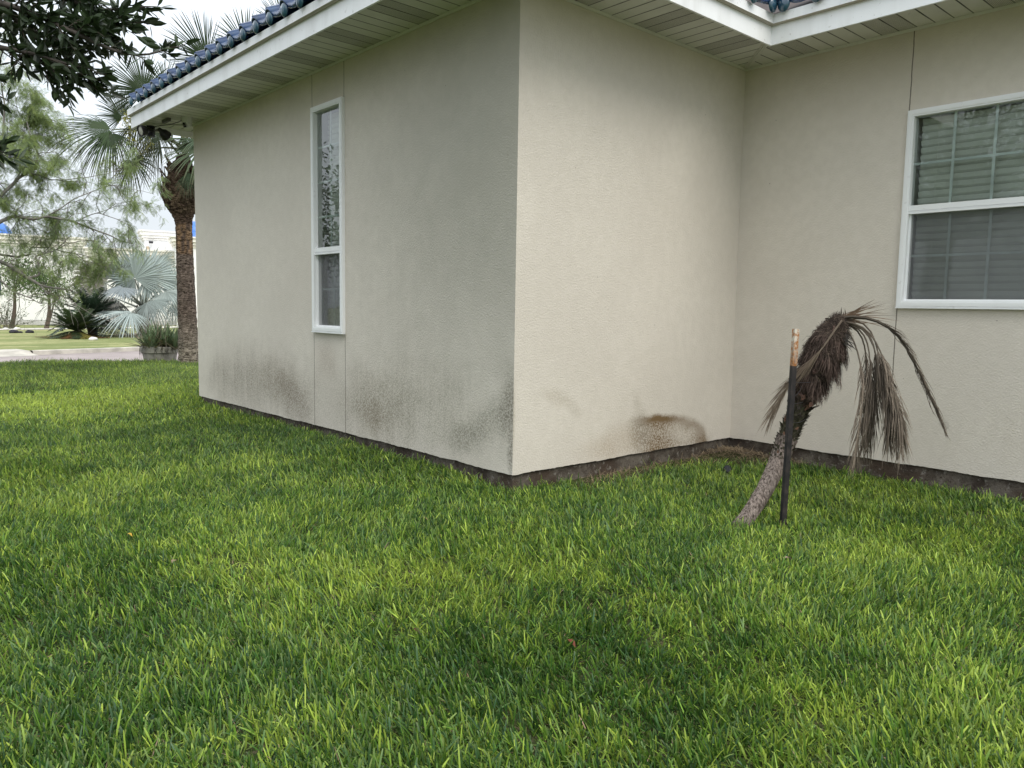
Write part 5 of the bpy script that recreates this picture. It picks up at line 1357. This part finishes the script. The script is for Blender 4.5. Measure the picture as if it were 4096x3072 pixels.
def arch_panel(px0, px1, ybot, ytop, o, mat, name, parent):
    u0, u1 = uof(px0), uof(px1); z0, z1 = at(px0, ybot, BDs)[2], at(px0, ytop, BDs)[2]; r = (u1-u0)/2; n = 16
    P = [(u0, z0), (u1, z0)]+[((u0+u1)/2+r*math.cos(a), z1-r+r*math.sin(a)) for a in np.linspace(0, math.pi, n)]
    mb = MB(); V = [bp(u, o, z) for u, z in P]+[bp(u, o-0.25, z) for u, z in P]; k = len(P)
    mb.add(V, [(i, (i+1) % k, k+(i+1) % k, k+i) for i in range(k)], [(0, i, i+1) for i in range(1, k-1)])
    return mb.build(name, mat, parent)
M_niche = mat_plain('tan_niche', (0.52, 0.42, 0.30), 0.9); M_pane = mat_plain('dark_pane', (0.03, 0.045, 0.06), 0.15, 0.6)
arch_panel(612, 626, 1003, 962, -5.47, M_niche, 'arch_window', bld)
arch_panel(395, 425, 1200, 1105, 0.32, mat_plain('grey_shutter', (0.24, 0.25, 0.24), 0.6), 'arch_window', bld)
arch_panel(470, 492, 1185, 1150, 0.33, M_pane, 'arch_window', bld)
arch_panel(-60, 2, 1180, 1080, 0.03, M_pane, 'arch_window', bld)
mb = MB(); c = at(632, 946, BDs-0.2+3); mb.obox(bp(uof(632), -5.2, at(632, 946, BDs)[2]), bdir*0.12, bn*0.16, UP*0.06); mb.build('wall_light', M_black, bld)
mb = MB(); mb.obox(bp(uof(236), 0.10, at(236, 1272, BDs)[2]), bdir*0.10, bn*0.10, UP*0.14); mb.build('meter_box', mat_plain('dark_meter', (0.05, 0.055, 0.06), 0.5), bld)

# ------------------------------------------------------------------ trees
M_barkg = bark('grey_bark', (0.09, 0.08, 0.07), (0.26, 0.24, 0.22), (9, 9, 2))
M_twig = mat_leaf('twig_bark', 0.0, 0.9, 0.1)
M_mesq = mat_leaf('feathery_leaf', 0.40, 0.55, 0.2)
MD = 15.0
mq0 = at(-420, 1300, MD); mq0[2] = GZ
mq = thing('mesquite_tree', mq0, 'airy green feathery leaved tree with crooked grey branches hanging over the verge', 'tree')
mt, mc = MB(), MB()
def mpath(px, d0, d1, n=None):
    k = len(px); dd = np.linspace(d0, d1, k)
    return np.array([at(a, b, d) for (a, b), d in zip(px, dd)])
mains = [
    ([(-420, 1440), (-400, 1300), (-330, 1180), (-200, 1060), (-150, 1000)], 15.0, 15.0, .16, .11),
    ([(-150, 1010), (-60, 1020), (0, 1045), (60, 1075), (115, 1115), (170, 1146), (240, 1153), (290, 1165)], 15, 14.6, .065, .018),
    ([(165, 1146), (185, 1170), (215, 1178), (240, 1182), (270, 1196), (300, 1215)], 14.7, 14.4, .022, .008),
    ([(110, 1112), (160, 1102), (155, 1070), (145, 1032), (160, 1015), (230, 1000), (262, 965), (285, 945)], 14.8, 15.4, .034, .010),
    ([(-200, 1040), (-80, 960), (0, 890), (50, 868), (110, 873), (190, 864), (300, 885), (400, 925), (470, 955), (530, 975)], 15, 14.7, .06, .010),
    ([(-150, 990), (-60, 1000), (0, 1018), (50, 1026), (115, 1022), (122, 992), (132, 988), (210, 996), (260, 1010)], 15.2, 15.7, .04, .010),
    ([(-200, 1020), (-80, 880), (0, 790), (40, 750), (75, 705), (105, 690), (140, 683), (155, 615), (120, 560), (108, 480), (130, 430), (165, 412)], 15.1, 15.4, .055, .007),
    ([(85, 698), (110, 690), (160, 704), (206, 716), (265, 720), (360, 706), (440, 690), (500, 672)], 15.2, 14.9, .020, .006),
    ([(155, 615), (210, 606), (245, 568)], 15.3, 15.6, .012, .005),
    ([(75, 705), (85, 620), (88, 560), (100, 500), (70, 430), (60, 380)], 15.2, 15.8, .020, .005),
    ([(190, 864), (300, 790), (434, 741), (520, 755), (617, 777)], 14.9, 14.6, .016, .004),
    ([(-100, 910), (-20, 700), (10, 560), (20, 430), (5, 330), (-20, 270)], 15.1, 15.6, .05, .006),
    ([(300, 885), (380, 850), (450, 870), (520, 900), (560, 960)], 14.8, 14.3, .014, .004),
    ([(400, 925), (440, 960), (480, 985)], 14.8, 14.5, .009, .004),
    ([(-100, 1080), (0, 1120), (60, 1170), (120, 1190), (170, 1215)], 15, 14.5, .03, .008),
    ([(230, 1000), (330, 1020), (420, 1050), (440, 1090)], 15.0, 14.6, .012, .004),
    ([(-400, 1250), (-600, 900), (-700, 600), (-760, 350)], 15.0, 15.8, .11, .02),
    ([(-330, 1180), (-420, 900), (-350, 600), (-250, 380), (-200, 200)], 15.0, 16.8, .09, .015),
    ([(-600, 900), (-800, 850), (-1000, 800)], 15.3, 15.0, .05, .015),
    ([(-420, 900), (-300, 720), (-180, 600), (-120, 480)], 15.5, 14.6, .05, .008),
]
nodes = []
def grow(p, d, L, r, depth):
    n = 7; pts = [p]; v = nz(d)
    for i in range(n):
        v = nz(v+RNG.normal(0, 0.22, 3)-UP*0.07*(i/n)*2); pts.append(pts[-1]+v*L/n)
    pts = np.array(pts); mt.tube(pts, np.linspace(r, r*0.35, n+1), 5, C=np.tile(np.array([0.15, 0.135, 0.12])*RNG.uniform(0.7, 1.4), (n+1, 1)), cap=False)
    for i in range(1, n+1):
        nodes.append((pts[i], nz(pts[i]-pts[i-1]), depth))
        if depth < 2 and RNG.random() < (0.42 if depth == 0 else 0.25):
            grow(pts[i], nz(v+RNG.normal(0, 0.75, 3)+UP*0.1), L*RNG.uniform(0.35, 0.65), r*0.55, depth+1)
for k, (px, d0, d1, r0, r1) in enumerate(mains):
    P = mpath(px, d0, d1); P = np.concatenate([P[:1]]+[np.linspace(a, b, 5)[1:] for a, b in zip(P, P[1:])])
    P[1:-1] += RNG.normal(0, 0.012, P[1:-1].shape); P[1:-1] = (P[:-2]+2*P[1:-1]+P[2:])/4
    mt.tube(P, np.linspace(r0, r1, len(P))*(1 if k == 0 else 0.6), 8, C=np.array([0.21, 0.195, 0.18])*RNG.uniform(0.8, 1.25, (len(P), 1)))
    if k == 0: continue
    S = np.linalg.norm(np.diff(P, axis=0), axis=1).sum(); m_ = max(4, int(S/0.15))
    for i in range(m_):
        t = RNG.uniform(0.12, 1); j = min(int(t*(len(P)-1)), len(P)-2); p = P[j]+(P[j+1]-P[j])*RNG.random(); tg = nz(P[j+1]-P[j])
        grow(p, nz(tg*0.5+RNG.normal(0, 0.8, 3)+UP*0.18), RNG.uniform(0.3, 0.85), 0.006, 0)
mt.build('trunk', M_twig, mq, smooth=True, colors=True)
# feathery compound leaves, template of two combs of leaflets
tv, tq = [], []
for sg in (-1, 1):
    ax = nz(np.array([0.9, sg*0.42, -0.25])); sd_ = nz(np.cross(ax, UP)); Lp_ = 0.095
    q = np.linspace(0, 1, 3); o = len(tv)
    for t in (0, 1):
        for e in (-1, 1): tv.append(ax*Lp_*t+sd_*e*0.0008+np.array([0, 0, -0.018*t*t]))
    tq.append((o, o+1, o+3, o+2))
    for i in range(11):
        t = 0.1+0.9*i/11; b = ax*Lp_*t+np.array([0, 0, -0.018*t*t])
        for e in (-1, 1):
            d = nz(sd_*e+ax*0.25); l = 0.017*(1-0.35*abs(t-0.5)); o = len(tv)
            tv += [b, b+d*l*0.5+ax*0.0021, b+d*l, b+d*l*0.5-ax*0.0021]; tq.append((o, o+1, o+2, o+3))
tv, tq = np.array(tv), np.array(tq)
def put_leaves(mb, P, Dv, sc, C):
    N = len(P); X = nz(Dv); Y = nz(np.cross(UP+RNG.normal(0, 0.3, (N, 3)), X)); Z = np.cross(X, Y)
    V = P[:, None]+sc[:, None, None]*(tv[None, :, :1]*X[:, None]+tv[None, :, 1:2]*Y[:, None]+tv[None, :, 2:]*Z[:, None])
    Q = (np.arange(N)*len(tv))[:, None, None]+tq[None]
    mb.add(V.reshape(-1, 3), Q.reshape(-1, 4), C=np.repeat(C, len(tv), 0))
NP = np.array([n[0] for n in nodes]); ND = np.array([n[1] for n in nodes])
dens = vnoise(NP[:, 1]*1.0+NP[:, 0]*0.6, NP[:, 2], 1.9, 1)
rep_ = np.where(dens > 0.66, 2, 1)*(RNG.random(len(NP)) < np.where(dens > 0.45, 0.62, 0.38))*((NP[:, 2] > 1.12) | (NP[:, 1] < -1.5)); idx = np.repeat(np.arange(len(NP)), rep_)
P = NP[idx]+RNG.normal(0, 0.028, (len(idx), 3)); Dv = nz(ND[idx]*0.5+RNG.normal(0, 0.8, (len(idx), 3))-UP*0.75)
shade = RNG.uniform(0.7, 1.3, (len(idx), 1)); mixv = np.clip(RNG.normal(0.45, 0.3, (len(idx), 1))+0.5*(dens[idx][:, None]-0.5), 0, 1)
C = (np.array([0.200, 0.265, 0.135])*(1-mixv)+np.array([0.310, 0.380, 0.130])*mixv)*shade
put_leaves(mc, P, Dv, RNG.uniform(0.95, 1.5, len(idx)), C)
mc.build('crown', M_mesq, mq, colors=True)

# two small trees and a thin shrub against the white wall
def small_tree(px, py, dist, stems, hgt, label, spread=1.0):
    b = at(px, py, dist); b[2] = FZ+0.02; r = thing('small_tree', b, label, 'tree', 'small trees against the white wall')
    mb, cb = MB(), MB(); tips = []
    for k in range(stems):
        q = np.linspace(0, 1, 7); lean = RNG.normal(0, 0.18, 3)*(k > 0)+np.array([0, 0, 0])
        pts = b+RNG.normal(0, 0.03, 3)*(k > 0)+np.outer(q*hgt, nz(UP+lean+bdir*0.12))+np.outer(np.sin(q*4+k)*0.05, bdir); mb.tube(pts, np.linspace(0.11, 0.04, 7)*(1 if k == 0 else 0.5), 8, C=np.tile([0.12, 0.095, 0.075], (7, 1)))
        tips.append(pts[-1])
        for j in range(5):
            p2 = pts[-1]+RNG.normal(0, 0.55, 3)*np.array([1, 1, 0.5])+UP*0.5; mb.tube([pts[-2], (pts[-1]+p2)/2, p2], [0.03, 0.02, 0.008], 5, C=np.tile([0.13, 0.11, 0.09], (3, 1))); tips.append(p2)
    T = np.array(tips); N = 1700; P = T[RNG.integers(0, len(T), N)]+RNG.normal(0, 0.38, (N, 3))*np.array([1, 1, 0.8])*spread
    leaf_cards(cb, P, RNG.normal(0, 1, (N, 3))-UP*0.8, RNG.uniform(0.08, 0.18, N), 0.024, np.array([0.075, 0.125, 0.04])*RNG.uniform(0.5, 1.6, (N, 1)))
    mb.build('trunk', M_twig, r, colors=True); cb.build('crown', M_mesq, r, colors=True)
small_tree(45, 1300, 43, 1, 2.0, 'small tree with a single grey trunk beside the thin shrub')
small_tree(185, 1302, 43, 2, 1.75, 'small forked tree by the wall left of the sago palms')
b = at(30, 1300, 42.6); b[2] = FZ; sh = thing('shrub', b, 'thin wiry shrub with long arching stems by the white wall', 'shrub'); mb, cb = MB(), MB()
for k in range(30):
    q = np.linspace(0, 1, 7); L = RNG.uniform(0.9, 2.2); d = nz(UP+RNG.normal(0, 0.45, 3)); pts = b+RNG.normal(0, 0.12, 3)*[1, 1, 0]+np.outer(q*L, d)-np.outer(q*q*0.3*L, UP)*RNG.random(); mb.tube(pts, 0.010*(1-0.6*q), 4, C=np.tile([0.13, 0.115, 0.09], (7, 1)))
    P = np.repeat(pts[2:], 6, 0)+RNG.normal(0, 0.05, (30, 3)); leaf_cards(cb, P, RNG.normal(0, 1, (30, 3)), 0.07, 0.016, np.array([0.07, 0.10, 0.045])*RNG.uniform(0.5, 1.7, (30, 1)))
mb.build('stem', M_twig, sh, colors=True); cb.build('foliage', M_mesq, sh, colors=True)

# stones on the verge
M_dstone = mat_plain('dark_stone', (0.035, 0.035, 0.04), 0.8, 0.2, 0.4, 12); M_wstone = mat_plain('white_stone', (0.62, 0.60, 0.56), 0.9, 0.2, 0.2, 8)
def stone(px, py, dist, s_, mat, label, group):
    b = at(px, py, dist); b[2] = FZ+0.03; mb = MB(); n, m_ = 14, 8; V = []
    for i in range(m_+1):
        a = math.pi*i/m_
        for j in range(n):
            t = 2*math.pi*j/n; k = 1+0.25*(vnoise(2+math.cos(t)*math.sin(a)*1.3+s_*9, 2+math.sin(t)*math.sin(a)*1.3+math.cos(a), 1.6, 2)-0.5)*2
            V.append(b+np.array([math.sin(a)*math.cos(t)*s_*k, math.sin(a)*math.sin(t)*s_*1.3*k, math.cos(a)*s_*0.7*k+s_*0.3]))
    mb.add(V, [(i*n+j, i*n+(j+1) % n, (i+1)*n+(j+1) % n, (i+1)*n+j) for i in range(m_) for j in range(n)])
    tag(mb.build('stone', mat, smooth=True), label, 'stone', group)
stone(58, 1327, 37.5, 0.13, M_dstone, 'largest dark stone on the grass near the sidewalk, leftmost of three', 'dark stones on the verge')
stone(82, 1329, 37.5, 0.07, M_dstone, 'smallest dark stone lying between two bigger dark stones', 'dark stones on the verge')
stone(121, 1326, 37.5, 0.12, M_dstone, 'dark stone on the grass, rightmost of the three', 'dark stones on the verge')
stone(375, 1343, 30.5, 0.11, M_wstone, 'white stone at the foot of the front sago palm', 'white stones on the verge')
stone(70, 1303, 41.5, 0.11, M_wstone, 'white stone between the small tree trunks by the wall', 'white stones on the verge')
stone(24, 1306, 41.5, 0.09, M_wstone, 'white stone beside the thin shrub', 'white stones on the verge')

# round-headed evergreen beside the street, mirrored in the slim window
et0 = np.array([-10.2, -6.0, GZ]); et = thing('shade_tree', et0, 'round evergreen beside the street left of the view', 'tree')
mb, cb = MB(), MB(); tips = []
mb.tube(smooth_path([et0, et0+[0.1, 0, 1.2], et0+[0, .1, 2.4]], 8), np.linspace(0.22, 0.16, 8), 10, C=np.tile([0.13, 0.11, 0.09], (8, 1)))
for k in range(46):
    a = k*2.39996; e = RNG.uniform(-0.15, 1.45); d = np.array([math.cos(a)*math.cos(e), math.sin(a)*math.cos(e), math.sin(e)]); L = RNG.uniform(1.4, 2.7)
    P = smooth_path([et0+[0, .1, 2.3], et0+[0, .1, 2.3]+d*L*0.55+RNG.normal(0, .2, 3), et0+[0, .1, 2.3]+d*L], 8); mb.tube(P, np.linspace(0.05, 0.01, 8), 6, C=np.tile([0.13, 0.11, 0.09], (8, 1))); tips += list(P[3:])
T = np.array(tips); N = 15000; P = T[RNG.integers(0, len(T), N)]+RNG.normal(0, 0.26, (N, 3))
leaf_cards(cb, P, RNG.normal(0, 1, (N, 3)), RNG.uniform(0.07, 0.12, N), 0.021, np.array([0.045, 0.070, 0.026])*RNG.uniform(0.5, 1.6, (N, 1)))
mb.build('trunk', M_twig, et, colors=True); cb.build('crown', M_fan, et, colors=True)

# broad-leaved evergreen whose lowest boughs reach into the top of the view
OK = np.array([-1.4, -5.6, GZ])
oak = thing('evergreen_oak', OK, 'dark broadleaf tree reaching in overhead with leathery leaves', 'tree')
ot, oc = MB(), MB()
fork = OK+np.array([0.15, 0.2, 2.5])
ot.tube(smooth_path([OK-[0, 0, .1], OK+[0.05, 0, 0.8], OK+[0.05, 0.15, 1.7], fork], 14), np.linspace(0.26, 0.19, 14), 14, C=np.tile([0.14, 0.125, 0.11], (14, 1)), jit=0.06)
twigs = []
def bough(ctrl, r0, r1, n=22):
    P = smooth_path(ctrl, n); ot.tube(P, np.linspace(r0, r1, n), 8, C=np.tile([0.085, 0.075, 0.068], (n, 1))); return P
def sprig(p, d, L, k=7):
    q = np.linspace(0, 1, 6); v = nz(d); pts = p+np.outer(q*L, v)+np.outer(np.sin(q*3)*L*0.10, RNG.normal(0, 1, 3))-np.outer(q*q*0.12*L, UP)
    ot.tube(pts, np.linspace(0.0035, 0.0012, 6), 5, C=np.tile([0.07, 0.062, 0.05], (6, 1)), cap=False)
    for i in range(k):
        t = 0.25+0.75*i/(k-1); b = np.array([np.interp(t, q, pts[:, j]) for j in range(3)]); twigs.append((b, nz(v*0.7+RNG.normal(0, 0.75, 3))))
    twigs.append((pts[-1], v))
O = lambda a, b, d: at(a*0.4581, b*0.4581, d)
vis = [
    ([fork, OK+[0.5, 1.2, 2.75], O(-250, -40, 4.35), O(0, 20, 4.2), O(300, 120, 4.1), O(600, 260, 4.05), O(850, 380, 4.0), O(1050, 470, 3.95), O(1300, 488, 3.9), O(1480, 415, 3.85)], .020, .0025, 0.30),
    ([fork, OK+[0.6, 1.3, 2.6], O(-250, 360, 4.3), O(0, 415, 4.2), O(250, 460, 4.15), O(450, 520, 4.1), O(620, 565, 4.1), O(780, 600, 4.05)], .018, .0025, 0.36),
    ([O(250, 460, 4.15), O(430, 600, 4.15), O(620, 660, 4.15), O(790, 725, 4.15)], .010, .002, 0.6),
    ([fork, OK+[0.7, 1.3, 3.1], O(300, -120, 4.3), O(600, 0, 4.2), O(850, 90, 4.15), O(1060, 78, 4.1), O(1240, 60, 4.1)], .016, .003, 0.3),
    ([O(600, 260, 4.05), O(800, 250, 4.1), O(950, 210, 4.1), O(1140, 200, 4.1)], .010, .002, 0.4),
    ([O(0, 20, 4.2), O(200, 240, 4.3), O(450, 330, 4.3), O(700, 400, 4.2)], .015, .003, 0.2),
    ([fork, OK+[0.3, 1.2, 2.4], O(-300, 740, 4.3), O(-120, 790, 4.25), O(-30, 830, 4.2)], .014, .003, 0.6),
    ([OK+[0.3, 1.2, 2.4], O(-300, 1200, 4.3), O(-120, 1280, 4.2), O(-25, 1310, 4.2)], .012, .003, 0.6),
]
for vi, (ctrl, r0, r1, st) in enumerate(vis):
    P = bough(ctrl, r0, r1, 30); nn_ = len(P)
    for i in range(3, nn_):
        t = i/nn_
        for _ in range((3 if vi in (0, 3, 5) else 2) if (len(ctrl) > 5 and t < 0.62 and vi < 6) else 1):
            if RNG.random() < (0.95 if t < 0.68 else 0.55):
                tg = nz(P[min(i+1, nn_-1)]-P[i-1]); dirr = nz(tg*0.8+RNG.normal(0, 0.65, 3)*(1.0 if t < 0.68 else 0.5))
                sprig(P[i], dirr, RNG.uniform(0.06, 0.18)*(1 if t < 0.68 and vi < 6 else 0.45), 7 if t < 0.7 and vi < 6 else 4)
    sprig(P[-1], P[-1]-P[-3], 0.08, 4)
for _ in range(70):                                     # the rest of the crown, overhead and behind
    a = RNG.uniform(0, 6.28); e = RNG.uniform(0.25, 1.45); L = RNG.uniform(1.8, 3.6); d = np.array([math.cos(a)*math.cos(e), math.sin(a)*math.cos(e), math.sin(e)])
    tip = fork+d*L; P = smooth_path([fork, fork+d*L*0.5+RNG.normal(0, 0.25, 3), tip], 10)
    x_, y_, z_ = project(tip)
    if z_ > 0 and -200 < x_ < 4300 and y_ > -350: continue
    ot.tube(P, np.linspace(0.05, 0.006, 10), 6, C=np.tile([0.10, 0.09, 0.08], (10, 1)))
    for i in range(3, 10):
        for _ in range(5):
            b = P[i]+RNG.normal(0, 0.22, 3); x_, y_, z_ = project(b)
            if z_ > 0 and -150 < x_ < 4250 and y_ > -250: continue
            for _k in range(7): twigs.append((b+RNG.normal(0, 0.10, 3), nz(RNG.normal(0, 1, 3))))
ot.build('trunk', M_twig, oak, smooth=True, colors=True)
TP = np.array([t[0] for t in twigs]); TD = np.array([t[1] for t in twigs]); N = len(TP)
leaf_cards(oc, TP, TD, RNG.uniform(0.055, 0.088, N), RNG.uniform(0.009, 0.0145, N), np.array([0.028, 0.046, 0.019])*RNG.uniform(0.5, 1.5, (N, 1)))
oc.build('crown', mat_leaf('leathery_leaf', 0.14, 0.4, 0.4), oak, colors=True)
